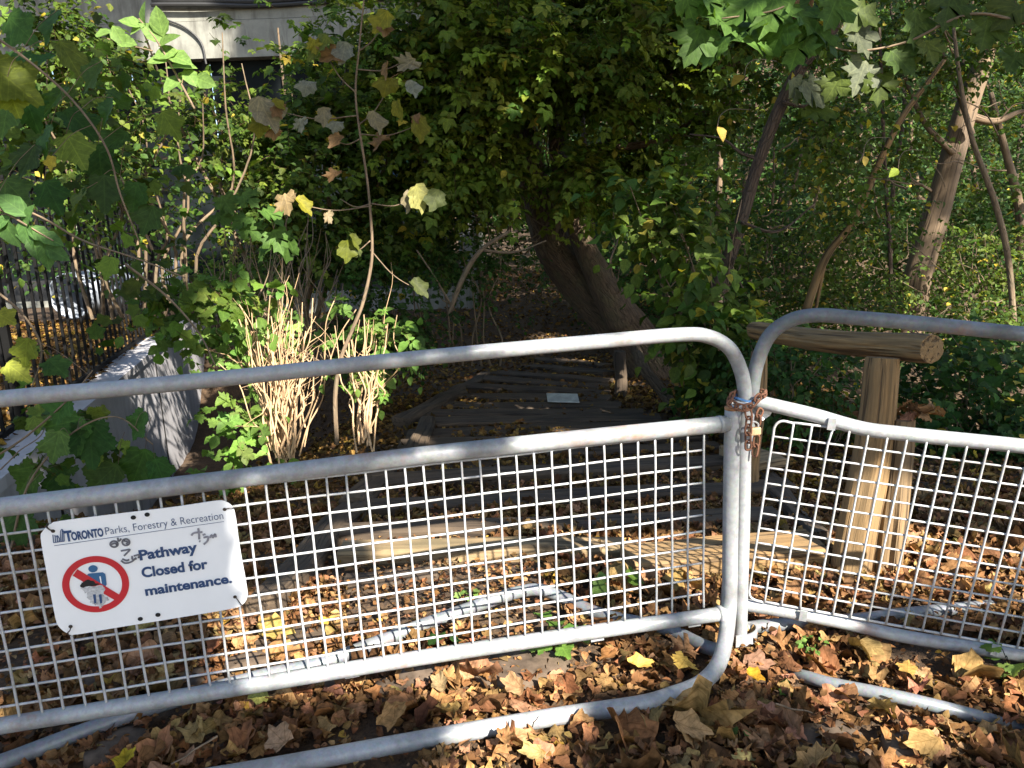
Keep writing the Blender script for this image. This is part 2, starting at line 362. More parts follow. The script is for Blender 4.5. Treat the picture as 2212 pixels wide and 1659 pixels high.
PAL = dict(
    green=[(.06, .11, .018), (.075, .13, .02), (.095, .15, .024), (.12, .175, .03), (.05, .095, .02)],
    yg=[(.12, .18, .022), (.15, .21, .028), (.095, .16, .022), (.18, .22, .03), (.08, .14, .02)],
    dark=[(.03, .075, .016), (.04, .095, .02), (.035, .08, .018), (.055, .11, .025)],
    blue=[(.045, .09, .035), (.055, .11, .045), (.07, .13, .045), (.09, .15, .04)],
    lime=[(.13, .24, .05), (.17, .28, .07), (.11, .2, .04)],
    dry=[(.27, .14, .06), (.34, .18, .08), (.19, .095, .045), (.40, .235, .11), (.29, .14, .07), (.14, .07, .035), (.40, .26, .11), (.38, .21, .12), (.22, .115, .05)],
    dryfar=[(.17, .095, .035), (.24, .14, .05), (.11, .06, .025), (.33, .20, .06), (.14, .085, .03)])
def pick(name, n, jit=.18):
    c = np.array(PAL[name])[rng.integers(0, len(PAL[name]), n)]
    return np.clip(c * (1 + rng.normal(size=(n, 1)) * jit) * (1 + rng.normal(size=(n, 3)) * .06), .004, .9)
def rdir(n, up=0.0):
    d = rng.normal(size=(n, 3)); d[:, 2] += up; return d / np.linalg.norm(d, axis=1)[:, None]
def twigs(base, dirs, L, k, lsize, T, pal, droop=.35, nup=1.1, twig_r=.0025, sub=None, accent=None, jit=.18, lean=None):
    """twigs carrying k leaves each -> leaf parts and a twig mesh builder input"""
    n = len(base); L = np.asarray(L).reshape(-1, 1) * np.ones((n, 1)); parts = []
    base_t = pick(pal, n, jit)
    for j in range(k):
        t = (j + .6 + rng.uniform(-.25, .25, (n, 1))) / k
        pos = base + dirs * L * t - np.array([0, 0, 1.]) * droop * L * t * t
        side = np.cross(dirs, [0, 0, 1.]) * (1 if j % 2 else -1); side /= np.linalg.norm(side, axis=1)[:, None] + 1e-6
        yd = dirs * .5 + side * (.9 if j < k - 1 else .1) + np.array([0, 0, -.45]) + rng.normal(size=(n, 3)) * .3
        nm = np.array([0, 0, nup]) + rng.normal(size=(n, 3)) * .45 + (np.array([.25, -.55, 0]) if lean is None else np.asarray(lean))
        c = base_t * (1 + rng.normal(size=(n, 1)) * .15)
        if accent is not None:
            h = rng.random(n) < accent[0]; c[h] = np.array(accent[1])[rng.integers(0, len(accent[1]), h.sum())]
        Tt = T if isinstance(T, tuple) else T[j % len(T)]
        parts.append(leaves(pos, yd, nm, lsize * rng.uniform(.6, 1.25, n), np.clip(c, .004, .9), Tt))
    if twig_r:                                   # twig as a thin three-sided spike
        tip = base + dirs * L - np.array([0, 0, 1.]) * droop * L; mid = base + dirs * L * .5 - np.array([0, 0, 1.]) * droop * L * .25
        a = np.cross(dirs, [.3, .5, .8]); a /= np.linalg.norm(a, axis=1)[:, None]; b = np.cross(dirs, a); rr = twig_r
        V = []
        for q, r_ in ((base, rr), (mid, rr * .8)):
            for th in (0, 2.1, 4.2): V.append(q + (a * math.cos(th) + b * math.sin(th)) * r_)
        V.append(tip); V = np.stack(V, 1)
        lo = np.array([0, 1, 4, 3, 1, 2, 5, 4, 2, 0, 3, 5, 3, 4, 6, 4, 5, 6, 5, 3, 6]); tt = np.array([4, 4, 4, 3, 3, 3])
        parts.append((V.reshape(-1, 3), (lo[None] + (np.arange(n) * 7)[:, None]).ravel(), np.tile(tt, n), np.tile(np.array([[.12, .08, .045, .3, 0]]), (n * 7, 1))))
    return parts
def blob(n, c, r, thr=.0, fs=1.2, surf=0.0):
    """n points in an ellipsoid, thinned by noise so the crown has gaps"""
    c = np.asarray(c, float); r = np.asarray(r, float) * np.ones(3); out = []
    tot = 0; g = 0
    while tot < n and g < 40:
        d = rdir(n * 2); rad = rng.random((n * 2, 1)) ** (1 / (3 + 4 * surf)); p = c + d * rad * r
        q = p[noise3(p * (np.asarray(fs) if np.ndim(fs) else np.array([fs, fs, fs * 1.8])) + 17.3) > thr]; out.append(q); tot += len(q); g += 1
    return np.concatenate(out)[:n]
def branchy(mb, start, end, r0, r1, seed, k=5, sides=6, bow=.12):
    rr = np.random.default_rng(seed); s = np.asarray(start, float); e = np.asarray(end, float); d = e - s; L = np.linalg.norm(d)
    pts = [s + d * t + rr.normal(size=3) * L * bow * math.sin(math.pi * t) * .6 for t in np.linspace(0, 1, k)]
    pts = cr(pts, 4); mb.tube(pts, np.linspace(r0, r1, len(pts)), sides, False); return pts

# ------------------------------------------------------------------ the ground
def ground():
    xs = np.concatenate([np.arange(-40, -6, 1.0), np.arange(-6, 5, .06), np.arange(5, 60, 1.0)]); ys = np.concatenate([np.arange(-30, 0, 1.5), np.arange(0, 13, .06), np.arange(13, 90, 1.0)])
    X, Y = np.meshgrid(xs, ys); Z = ground_z(X, Y); V = np.stack([X, Y, Z], -1).reshape(-1, 3); nx, ny = len(xs), len(ys)
    i = (np.arange(ny - 1)[:, None] * nx + np.arange(nx - 1)).ravel(); L = np.stack([i, i + 1, i + nx + 1, i + nx], 1).ravel()
    me = fast_mesh('ground', V, L, np.arange(len(i)) * 4, np.full(len(i), 4), None, True)
    tag(link('ground', me, M_SOIL), None, None, kind='structure')
ground()

def litter(name, n, box, size, Ts, pal, keep=None, lift=.012, tilt=.35, layers=.03, yl=.01):
    x = rng.uniform(box[0], box[1], n * 2); y = rng.uniform(box[2], box[3], n * 2)
    k = np.ones(n * 2, bool) if keep is None else keep(x, y)
    x, y = x[k][:n], y[k][:n]; n = len(x); z = ground_z(x, y) + lift + rng.random(n) * layers
    parts = []; w_ = rng.integers(0, len(Ts), n)
    for t in range(len(Ts)):
        s = w_ == t; m = s.sum()
        if not m: continue
        nm = np.array([0, 0, 1.]) + rng.normal(size=(m, 3)) * tilt; yd = rdir(m); yd[:, 2] *= .3
        c = pick(pal, m, .22) * .88
        h = rng.random(m) < yl; c[h] = np.array([.46, .29, .06]) * rng.uniform(.7, 1.15, (h.sum(), 1))
        parts.append(leaves(np.stack([x[s], y[s], z[s]], 1), yd, nm, size * np.exp(rng.normal(size=m) * .3), c, Ts[t]))
    return parts
bare = lambda x, y: noise3(np.stack([x * 2.4 + 3, y * 2.4 + 9, 0 * x], -1)) > .30
def lw(x, y): return (x > wall_x(y) + .05)
TUBES = [[(1556, 1425), (1515, 1475), (1450, 1502), (1380, 1522), (1200, 1548), (900, 1600), (600, 1655), (300, 1705)], [(0, 1648), (350, 1521), (700, 1430), (900, 1355), (1060, 1298), (1165, 1274), (1300, 1328), (1523, 1397)], [(1580, 1362), (1740, 1345), (1960, 1325), (2120, 1310)], [(1740, 1462), (1950, 1508), (2195, 1572)]]
TSEG = [(G(*t[i], .03)[:2], G(*t[i + 1], .03)[:2]) for t in TUBES for i in range(len(t) - 1)]
def offtube(x, y, d=.05, keepp=.12):
    k = np.zeros(len(x), bool)
    for a_, b_ in TSEG:
        e = b_ - a_; t = np.clip(((x - a_[0]) * e[0] + (y - a_[1]) * e[1]) / (e @ e), 0, 1); k |= np.hypot(x - a_[0] - e[0] * t, y - a_[1] - e[1] * t) < d
    return ~k | (rng.random(len(x)) < keepp)
pts = litter('a', 10500, (-2.2, 2.9, 1.1, 3.6), .05, T_DR, 'dry', lambda x, y: bare(x, y) & offtube(x, y), layers=.03, tilt=.34)
pts += litter('b', 1100, (-2.2, 2.9, 1.1, 3.2), .08, T_DR, 'dry', lambda x, y: bare(x, y) & offtube(x, y, .055, .05), lift=.022, layers=.02, tilt=.24, yl=.012)
pts += litter('c', 22000, (-2.4, 3.1, 1.1, 4.2), .022, [T_SI, T_OV], 'dry', None, layers=.025, tilt=.8)
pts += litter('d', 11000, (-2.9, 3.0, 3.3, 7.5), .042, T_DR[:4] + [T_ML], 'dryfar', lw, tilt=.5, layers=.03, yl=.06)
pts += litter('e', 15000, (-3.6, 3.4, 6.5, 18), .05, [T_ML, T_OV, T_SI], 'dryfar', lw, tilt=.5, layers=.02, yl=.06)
tag(leaf_obj('leaf_litter', pts, M_DRY), 'brown and orange fallen leaves covering the ground around the barriers', 'fallen leaves', kind='stuff')
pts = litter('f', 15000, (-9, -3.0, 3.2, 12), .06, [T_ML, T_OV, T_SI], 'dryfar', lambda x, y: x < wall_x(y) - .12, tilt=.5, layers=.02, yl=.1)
tag(leaf_obj('leaf_litter', pts, M_DRY), 'yellow brown leaves strewn on the walk behind the black fence', 'fallen leaves', kind='stuff')

# ------------------------------------------------------------------ barrier A (left) and B (right)
RT = .0215
def seg(pl, pts, k=6, off=0): return cr([on(pl, u, v, off) for u, v in pts], k)
A = thing('crowd_barrier', 'long galvanised mesh barrier carrying the white closure sign', 'barrier', GZ(1590, 1400, 0.0))
mb = MB(); mb.tube(seg(PA, [(-260, 892), (0, 862), (400, 826), (900, 774), (1300, 737), (1470, 723), (1530, 727), (1575, 752), (1600, 800), (1609, 850), (1608, 900), (1606, 1100), (1601, 1300), (1599, 1388)], 6, .008), RT * .95, 16)
mb.build('frame_tube', M_GALV, A, True)
g0 = [on(PA, 1583, 880), on(PA, 1580, 1000), on(PA, 1577, 1200), on(PA, 1574, 1325)]
gl = [G(1556, 1425, .07), G(1515, 1475, .055), G(1450, 1502, .05), G(1380, 1522, .05), G(1200, 1548, .045), G(900, 1600, .05), G(600, 1655, .05), G(300, 1705, .05)]
mb = MB(); mb.tube(cr(g0 + gl, 6), RT * 1.08, 16); mb.build('foot_tube', M_GALV, A, True)
mb = MB(); mb.tube(seg(PA, [(-260, 1128), (0, 1096), (500, 1035), (900, 985), (1300, 942), (1572, 915)]), RT * 1.12, 16); mb.build('middle_rail', M_GALV, A, True)
mb = MB(); mb.tube(seg(PA, [(-260, 1612), (0, 1568), (500, 1488), (900, 1422), (1300, 1362), (1572, 1324)]), RT, 16); mb.build('bottom_rail', M_GALV, A, True)
mb = MB()                                     # base tube lying on the ground
mb.tube(cr([G(-200, 1715, .06), G(0, 1648, .06), G(180, 1580, .06), G(350, 1521, .06), G(560, 1462, .06), G(700, 1430, .06), G(900, 1355, .06), G(1060, 1298, .06), G(1120, 1279, .06), G(1165, 1274, .06), G(1215, 1290, .05), G(1300, 1328, .04), G(1434, 1357, .04), G(1523, 1397, .04), G(1565, 1405, .05)], 6), RT, 14)
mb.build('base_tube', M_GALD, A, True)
W_ = .0508
def wires(pl, ncol, nrow, sgn, name, parent, j0=0, j1=None, r=.0033, extra=0.0, wav=.0015):
    mb = MB(); j1 = nrow if j1 is None else j1
    o = pl['o']; X = pl['x'] * sgn * W_; Y = pl['y'] * W_; n_ = pl['n']; rr = np.random.default_rng(3)
    for i in range(ncol + 1):
        ph = rr.uniform(0, 6)
        p = [o + X * (i + .02 * math.sin(t * .9 + ph)) + Y * t - n_ * .0028 for t in np.linspace(j0, j1 + extra, 24)]
        mb.tube(p, r, 6)
    for j in range(j0, nrow + 1):
        p = [o + X * t + Y * (j + .018 * math.sin(t * .7 + j)) + n_ * .0022 for t in np.linspace(0, ncol, 60)]
        mb.tube(p, r, 6)
    return mb.build(name, M_WIRE, parent, True)
wires(PA, 41, 10, -1, 'mesh_panel', A, 0, 10, extra=.85)
# weld lips, rust cap
for uu in (1500, 1290, 760, 340): 
    c = on(PA, uu, 1349 + (1500 - uu) * .1475 - 4 , -.0); mb = MB(); mb.box(c, (.02, .003, .012), np.stack([PA['x'], PA['n'], PA['y']], 1)); mb.build('weld_strip', M_GALV, A)
for (ju, jv) in ((1556, 917), (1556, 1327)):
    c0 = on(PA, ju - 5, jv, 0); c1 = on(PA, ju + 3, jv - 1, 0); mb = MB(); mb.tube([c0, c1], RT * 1.2, 18, True, .06, ju); mb.build('weld_bead', M_GALV, A, True)
mb = MB(); mb.tube([on(PA, 1583, 884), on(PA, 1583, 879)], RT * 1.1, 16); mb.build('post_cap', m_plain('rusty_cap', (.42, .2, .09), .8, .1, .4, 90), A, True)

B = thing('crowd_barrier', 'shorter galvanised mesh barrier leaning to the right of the chained post', 'barrier', GZ(1600, 1395, 0.0))
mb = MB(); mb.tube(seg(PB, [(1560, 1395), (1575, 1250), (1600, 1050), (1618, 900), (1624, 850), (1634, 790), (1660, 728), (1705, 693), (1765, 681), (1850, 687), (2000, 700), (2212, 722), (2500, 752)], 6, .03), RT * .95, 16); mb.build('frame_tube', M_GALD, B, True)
mb = MB(); mb.tube(seg(PB, [(1630, 866), (1680, 878), (1760, 897), (1860, 925), (1960, 938), (2212, 964), (2500, 995)], 6, .012), RT * .97, 16); mb.build('middle_rail', M_GALV, B, True)
mb = MB(); mb.tube(seg(PB, [(1600, 1305), (1680, 1318), (1800, 1341), (1960, 1376), (2212, 1416), (2500, 1462)], 6, .012), RT * .93, 16); mb.build('bottom_rail', M_GALV, B, True)
def wiresB():
    mb = MB(); o = PB['o']; X = PB['x'] * W_; Y = PB['y'] * W_; n_ = PB['n']; r = .0032; nr = 12
    def sag(t): return .28 * math.exp(-((t - 11) / 5.) ** 2)
    mb.tube(cr([o + X * 1.0 + Y * .02, o + X * .35 + Y * -.02, o + X * .02 + Y * .35, o + Y * 1.2, o + Y * 6, o + Y * 10.6, o + Y * 11.6 + X * .04, o + Y * 11.95 + X * .35, o + Y * 12.02 + X * 1.], 6), r * 1.25, 6)
    for i in range(1, 27):
        p = [o + X * (i + (.06 * math.sin(t * .45) if i == 3 and 0 else 0) + (.12 * max(0, 1 - t) + .12 * max(0, t - 11) if i == 3 else 0)) + Y * t - n_ * .0026 for t in np.linspace(0, 12.0, 26)]; mb.tube(p, r, 6)
    for j in range(0, nr + 1):
        a = 1.0 if j in (0, nr) else 0
        p = [o + X * t + Y * j + n_ * .0022 for t in np.linspace(a, 26.5, 50)]; mb.tube(p, r * (1.25 if j in (0, nr) else 1), 6)
    return mb.build('mesh_panel', M_WIRE, B, True)
wiresB()
for (u, v) in ((1797, 916), (1735, 1330), (2150, 1404)):
    mb = MB(); mb.box(on(PB, u, v, -.012), (.011, .003, .018), np.stack([PB['x'], PB['n'], PB['y']], 1)); mb.build('clip', M_GALV, B)
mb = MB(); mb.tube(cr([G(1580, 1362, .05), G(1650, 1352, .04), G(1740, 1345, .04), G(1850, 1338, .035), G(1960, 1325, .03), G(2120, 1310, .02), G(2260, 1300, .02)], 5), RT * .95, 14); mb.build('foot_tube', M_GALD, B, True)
# flat steel foot bracket loop
mb = MB(); q = [GZ(1590, 1385, .045), GZ(1618, 1381, .045), GZ(1634, 1372, .045), GZ(1634, 1360, .045), GZ(1615, 1353, .045), GZ(1585, 1355, .045)]
P_ = cr(q, 5); V = []; Fc = []
for i, p in enumerate(P_): V += [p + np.array([0, 0, -.022]), p + np.array([0, 0, .016])]
for i in range(len(P_) - 1): Fc.append((2 * i, 2 * i + 2, 2 * i + 3, 2 * i + 1))
mb.add(V, Fc); fb = mb.build('foot_bracket', M_GALV, B); sm = fb.modifiers.new('s', 'SOLIDIFY'); sm.thickness = .005
# half-buried tube at the right front
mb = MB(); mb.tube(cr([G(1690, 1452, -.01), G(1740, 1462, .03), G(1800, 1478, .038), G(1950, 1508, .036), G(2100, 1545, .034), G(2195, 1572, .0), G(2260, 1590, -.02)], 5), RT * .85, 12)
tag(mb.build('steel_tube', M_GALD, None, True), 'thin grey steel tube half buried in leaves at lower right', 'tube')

# ------------------------------------------------------------------ sign
def zs(x, y): return x / 3.456 / 1.1573, (1200 + y / 3.456) / 1.1573       # helper for sign artwork coordinates
OFF = -.014
def sp(x, y, off=OFF): u, v = zs(x, y); return on(PA, u, v, off)
cs = [sp(470, 355), sp(1950, 170), sp(2150, 1050), sp(505, 1345)]
SX = ((cs[1] - cs[0]) / np.linalg.norm(cs[1] - cs[0])); SX = SX / np.linalg.norm(SX); SN = PA['n']; SY = np.cross(SN, SX); SY /= np.linalg.norm(SY)
if SY[2] < 0: SY = -SY
o_s = sp(1200, 760)
def sl_(x, y): p = sp(x, y) - o_s; return np.array([p @ SX, p @ SY])
SG = thing('closure_sign', 'white sign reading Pathway Closed for maintenance wired to the left barrier', 'sign', o_s)
# outline with rounded corners, measured points
def flat(name, polys, z, m, parent, thick=0):
    """polys: list of 2D loops in sign plane; z = proud of the board"""
    mb = MB()
    for lp in polys:
        V = [o_s + SX * a + SY * b - SN * z for a, b in lp]; mb.add(V, [tuple(range(len(V)))])
    o = mb.build(name, m, parent)
    if thick: s_ = o.modifiers.new('s', 'SOLIDIFY'); s_.thickness = thick; s_.offset = 1 if 0 else 0
    return o
ol = cr([sl_(*p) for p in [(355, 520), (372, 440), (440, 378), (530, 352), (1000, 292), (1500, 232), (1850, 180), (1935, 180), (2005, 225), (2035, 310), (2080, 620), (2135, 930), (2138, 1005), (2105, 1065), (2010, 1108), (1500, 1195), (1000, 1275), (660, 1333), (580, 1320), (510, 1265), (478, 1180), (420, 880)]], 6, True)
bo = flat('board', [[tuple(p) for p in ol]], 0, M_SIGN, SG, .0025)
def ring(cx, cy, r, n=48, a0=0, a1=2 * math.pi): return [(cx + r[0] * math.cos(a), cy + r[1] * math.sin(a)) for a in np.linspace(a0, a1, n)]
cc = sl_(832, 897); rx = .5 * np.linalg.norm(sl_(1122, 885) - sl_(543, 905)); ry = .5 * np.linalg.norm(sl_(830, 654) - sl_(840, 1140)); r0 = (rx + ry) / 2 if abs(rx - ry) < .006 else None
rx2, ry2 = rx, ry
o1 = ring(*cc, (rx2, ry2), 64)[:-1]; i1 = ring(*cc, (rx2 * .785, ry2 * .785), 64)[:-1]
mb = MB(); n = len(o1); mb.add([o_s + SX * a + SY * b - SN * .0032 for a, b in o1 + i1], [(k, (k + 1) % n, n + (k + 1) % n, n + k) for k in range(n)]); mb.build('prohibition_ring', M_RED, SG)
flat('prohibition_bar', [[tuple(sl_(*p)) for p in [(632, 822), (672, 765), (1035, 985), (995, 1032)]]], .0036, M_RED, SG)
flat('head_symbol', [ring(*sl_(807, 762), (.0105, .0095), 30)[:-1]], .0034, M_NAVY2, SG)
bd = [(745, 822), (770, 803), (890, 792), (912, 805), (918, 830), (925, 900), (912, 912), (892, 900), (880, 893), (830, 862), (780, 832)]
flat('body_symbol', [[tuple(sl_(*p)) for p in bd]], .0034, M_NAVY2, SG)
flat('arm_gap', [[tuple(sl_(*p)) for p in [(862, 828), (874, 826), (884, 890), (874, 884)]]], .0039, M_SIGN, SG)
for x0 in (812, 862):
    flat('leg_symbol', [[tuple(sl_(*p)) for p in [(x0 - 8, 985), (x0 + 20, 978), (x0 + 26, 1055), (x0 + 6, 1060)]]], .0034, M_NAVY, SG)
rr = np.random.default_rng(5)
bl = [(697, 908), (712, 880), (730, 872), (748, 860), (770, 852), (790, 862), (812, 866), (830, 884), (860, 892), (845, 902), (800, 908), (750, 914), (722, 925), (705, 922)]
flat('scratched_patch', [[tuple(sl_(x + rr.normal() * 2, y + rr.normal() * 2)) for x, y in cr(np.array(bl), 3, True)]], .0046, M_BLK, SG, label if False else 0) if False else flat('burnt_patch', [[tuple(sl_(x + rr.normal() * 2, y + rr.normal() * 2)) for x, y in cr(np.array(bl, float), 3, True)]], .0046, M_BLK, SG)
sc_ = [(705, 930), (760, 922), (830, 910), (890, 905), (905, 940), (900, 985), (925, 1010), (950, 1030), (915, 1040), (905, 1062), (880, 1085), (862, 1098), (850, 1078), (815, 1070), (790, 1045), (765, 1010), (755, 970), (735, 955)]
flat('scraped_patch', [[tuple(sl_(x + rr.normal() * 5, y + rr.normal() * 5)) for x, y in cr(np.array(sc_, float), 3, True)]], .0042, m_plain('scraped', (.50, .51, .53), .7, 0, .5, 120), SG)
for x0 in (816, 866):
    flat('leg_symbol', [[tuple(sl_(*p)) for p in [(x0 - 8, 982), (x0 + 16, 978), (x0 + 22, 1055), (x0 + 4, 1060)]]], .0049, M_NAVY, SG)
flat('rule_line', [[tuple(sl_(*p)) for p in [(472, 561), (1937, 353), (1937, 357), (472, 566)]]], .0032, M_NAVY, SG)
def text(s, p0, p1, hpx, m, name, bold=0.0):
    cu = bpy.data.curves.new('t', 'FONT'); cu.body = s; cu.offset = bold; cu.resolution_u = 4
    to = bpy.data.objects.new('t', cu); COL.objects.link(to); bpy.context.view_layer.update()
    dg = bpy.context.evaluated_depsgraph_get(); me = bpy.data.meshes.new_from_object(to.evaluated_get(dg)); bpy.data.objects.remove(to)
    co = np.zeros(len(me.vertices) * 3); me.vertices.foreach_get('co', co); co = co.reshape(-1, 3)
    a = sl_(*p0); b = sl_(*p1); ex = b - a; L = np.linalg.norm(ex); ex /= L; ey = np.array([-ex[1], ex[0]])
    x0, x1 = co[:, 0].min(), co[:, 0].max(); capm = .70; h = np.linalg.norm(sl_(p0[0], p0[1] - hpx) - a)
    Q = a + ((co[:, :1] - x0) / (x1 - x0) * L) * ex + (co[:, 1:2] / capm * h) * ey
    W = o_s + Q[:, :1] * SX + Q[:, 1:] * SY - SN * .0032 - ORG[SG.name]
    me.vertices.foreach_set('co', W.ravel()); me.update(); o = link(name, me, m, SG)
    me.attributes.new('gr', 'FLOAT_VECTOR', 'POINT'); return o
text('T', (583, 522), (632, 516), 90, M_NAVY, 'city_name', .035) if False else None
text('T', (568, 526), (636, 517), 86, M_NAVY, 'lettering_initial', .045)
text('ORONTO', (626, 517), (902, 478), 68, M_NAVY, 'lettering', .045)
text('Parks, Forestry & Recreation', (918, 470), (1933, 332), 66, M_NAVY, 'lettering', -.008)
text('Pathway', (1212, 688), (1712, 612), 84, M_NAVY, 'lettering', .035)
text('Closed for', (1232, 838), (1800, 758), 84, M_NAVY, 'lettering', .035)
text('maintenance.', (1262, 994), (2008, 880), 78, M_NAVY, 'lettering', .035)
def pen(name, strokes, wpx, m, z=.0041, parent=SG):
    mb = MB(); r = wpx * .5 * .00035
    for st in strokes:
        q = cr([sl_(*p) for p in st], 4) if len(st) > 2 else np.array([sl_(*p) for p in st]); d = np.gradient(q, axis=0); d /= np.linalg.norm(d, axis=1)[:, None] + 1e-9; nn = np.stack([-d[:, 1], d[:, 0]], 1)
        a = q + nn * r; b = q - nn * r; V = [o_s + SX * p[0] + SY * p[1] - SN * z for p in np.concatenate([a, b])]; k = len(q); z += .00005
        mb.add(V, [(i, i + 1, k + i + 1, k + i) for i in range(k - 1)])
    return mb.build(name, m, parent)
# city-hall emblem: two curved towers and dome
pen('emblem', [[(462, 468), (468, 535)], [(480, 470), (486, 532)], [(488, 485), (505, 480), (520, 505), (516, 528)], [(498, 470), (503, 530)], [(527, 440), (533, 528)], [(527, 440), (540, 420), (555, 450), (560, 522)], [(543, 430), (548, 524)], [(466, 536), (562, 522)]], 6, M_NAVY)
pen('marker_scribble', [ring(990, 548, (33, 26), 12), ring(1092, 532, (31, 28), 12), [(1020, 492), (1030, 522), (1052, 500)], [(962, 552), (1000, 540), (1015, 560)], [(1072, 520), (1105, 528), (1095, 550)],
    [(1048, 607), (1090, 600), (1126, 595), (1100, 625), (1075, 650)], [(1050, 690), (1085, 712), (1140, 700), (1180, 665)], [(1060, 675), (1100, 690), (1120, 680)], [(1145, 650), (1150, 680), (1185, 672)], [(1160, 650), (1205, 640), (1200, 670)]], 13, M_INK)
pen('marker_scribble', [[(1655, 475), (1680, 452), (1752, 445)], [(1715, 410), (1722, 460), (1724, 508)], [(1722, 522), (1735, 526)], [(1752, 470), (1778, 462)], [(1760, 492), (1800, 486), (1795, 520), (1762, 552)], [(1815, 495), (1830, 470), (1842, 492), (1860, 462), (1868, 490)]], 15, m_plain('faded_ink', (.25, .25, .29), .5, 0, .4, 70))
for (x, y) in ((1155, 320), (1274, 295), (1215, 1195), (1367, 1160)): flat('bolt_hole', [ring(*sl_(x, y), (.0062, .0056), 20)[:-1]], .0034, M_BLK, SG)
def tie(pts): mb = MB(); mb.tube(cr([sp(x, y, o_) for x, y, o_ in pts], 5), .0014, 6); mb.build('tie_wire', M_TIE, SG, True)
tie([(460, 436, -.02), (430, 428, -.024), (405, 400, -.018), (425, 360, .002)]); tie([(466, 440, -.02), (440, 436, -.026), (400, 408, -.02), (410, 380, .004)])
tie([(1945, 250, -.02), (1980, 244, -.026), (2020, 242, -.02), (2045, 240, .004)]); tie([(612, 1262, -.02), (604, 1300, -.026), (585, 1325, -.02), (625, 1350, .004)])
tie([(2032, 1005, -.02), (2060, 1045, -.024), (2090, 1082, -.018), (2115, 1072, .004)])
for (x, y) in ((462, 437), (1942, 250), (613, 1260), (2032, 1005)): flat('tie_hole', [ring(*sl_(x, y), (.0048, .0045), 16)[:-1]], .0034, M_TIE, SG)

# ------------------------------------------------------------------ chain, padlock, tape
def zc_(x, y): return (1700 + x / 6.32) / 1.1573, (900 + y / 6.32) / 1.1573
CH = thing('lock_chain', 'rusty chain looped round both barrier posts', 'chain', on(PA, *zc_(1000, 800), -.03))
def link_ring(a, b, rollv, lw=.012, r=.0032):
    a = np.asarray(a); b = np.asarray(b); d = b - a; L = np.linalg.norm(d); d /= L; s = np.cross(d, rollv); s /= np.linalg.norm(s); c = (a + b) / 2
    h = L / 2 + .004; pts = []
    for t in np.linspace(0, 2 * math.pi, 20, endpoint=False):
        x = math.cos(t); y = math.sin(t); pts.append(c + d * (h - lw * .6) * np.sign(x) * min(1, abs(x) * 2.5) * 1.0 + d * lw * .6 * x + s * lw * .8 * y)
    pts = pts + pts[:2]; mb = MB(); mb.tube(pts, r, 7, False); return mb.build('chain_link', M_RUST, CH, True)
def chain(zp):
    pts = [on(PA, *zc_(x, y), o) for x, y, o in zp]; q = cr(pts, 30); L = np.concatenate([[0], np.cumsum(np.linalg.norm(np.diff(q, axis=0), axis=1))]); n = max(1, int(round(L[-1] / .024)))
    w_ = [np.array([np.interp(t, L, q[:, k]) for k in range(3)]) for t in np.linspace(0, L[-1], n + 1)]
    for i in range(n): link_ring(w_[i], w_[i + 1], PA['n'] if i % 2 == 0 else PA['n'] * .35 + PA['x'] + .2 * PA['y'])
chain([(850, 545, .0), (780, 600, -.02), (790, 690, -.03), (900, 740, -.04), (1060, 760, -.045), (1160, 700, -.04), (1230, 590, -.03), (1340, 540, -.01), (1330, 520, .03), (1100, 500, .06), (900, 520, .05), (850, 545, .0)])
chain([(1070, 790, -.04), (1095, 900, -.045), (1080, 1050, -.05), (1075, 1220, -.055), (1080, 1400, -.05)])
chain([(1280, 790, -.02), (1230, 900, -.03), (1225, 1010, -.03)])
chain([(1210, 1210, -.035), (1200, 1360, -.03), (1175, 1500, -.03)])
PL = thing('padlock', 'small rectangular brass padlock hanging on the rusty chain', 'padlock', on(PA, *zc_(1170, 1130), -.04))
Rp = np.stack([PA['x'], PA['n'], PA['y']], 1)
mb = MB(); mb.box(on(PA, *zc_(1175, 1125), -.042), (.0185, .008, .0115), Rp); pb = mb.build('lock_body', M_BRASS, PL); bv = pb.modifiers.new('b', 'BEVEL'); bv.width = .004; bv.segments = 3
mb = MB(); mb.tube(cr([on(PA, *zc_(1110, 1060), -.042), on(PA, *zc_(1110, 1010), -.042), on(PA, *zc_(1170, 975), -.042), on(PA, *zc_(1232, 1010), -.042), on(PA, *zc_(1232, 1060), -.042)], 6), .003, 8); mb.build('shackle', M_GALV, PL, True)
TP = thing('tape_wrap', 'blue and white plastic tape wound round the barrier posts', 'tape', on(PA, *zc_(990, 640), 0))
def band(cu, cv, rx, h, m, name, tilt=0, ph=0):
    c = on(PA, *zc_(cu, cv), 0); mb = MB(); n = 26; V = []; 
    for k in range(n):
        a = k * 2 * math.pi / n; d = PA['x'] * math.cos(a) * rx + PA['n'] * math.sin(a) * .030
        wv = .004 * math.sin(a * 3 + ph)
        for s_ in (-1, 1): V.append(c + d * (1 + .05 * math.sin(a * 7 + ph)) + PA['y'] * (s_ * h + wv + tilt * math.cos(a)))
    mb.add(V, [(2 * k, 2 * ((k + 1) % n), 2 * ((k + 1) % n) + 1, 2 * k + 1) for k in range(n)]); return mb.build(name, m, TP, True)
band(1010, 600, .036, .0035, M_BLUE, 'blue_band', .003); band(1005, 628, .034, .0035, M_WTAPE, 'white_band', -.002, 1); band(1000, 655, .0335, .003, M_BLUE, 'blue_band', .004, 2); band(990, 685, .033, .0045, M_WTAPE, 'white_band', -.003, 3); band(975, 668, .0345, .0018, M_BLUE, 'blue_band', -.006, 4)
mb = MB(); q = [on(PA, *zc_(x, y), o) for x, y, o in [(1290, 800, .03), (1460, 820, .02), (1420, 880, .035), (1300, 960, .02), (1240, 900, .04)]]; mb.add(q, [(0, 1, 2), (0, 2, 3), (0, 3, 4)]); mb.build('loose_flap', M_WTAPE, TP)
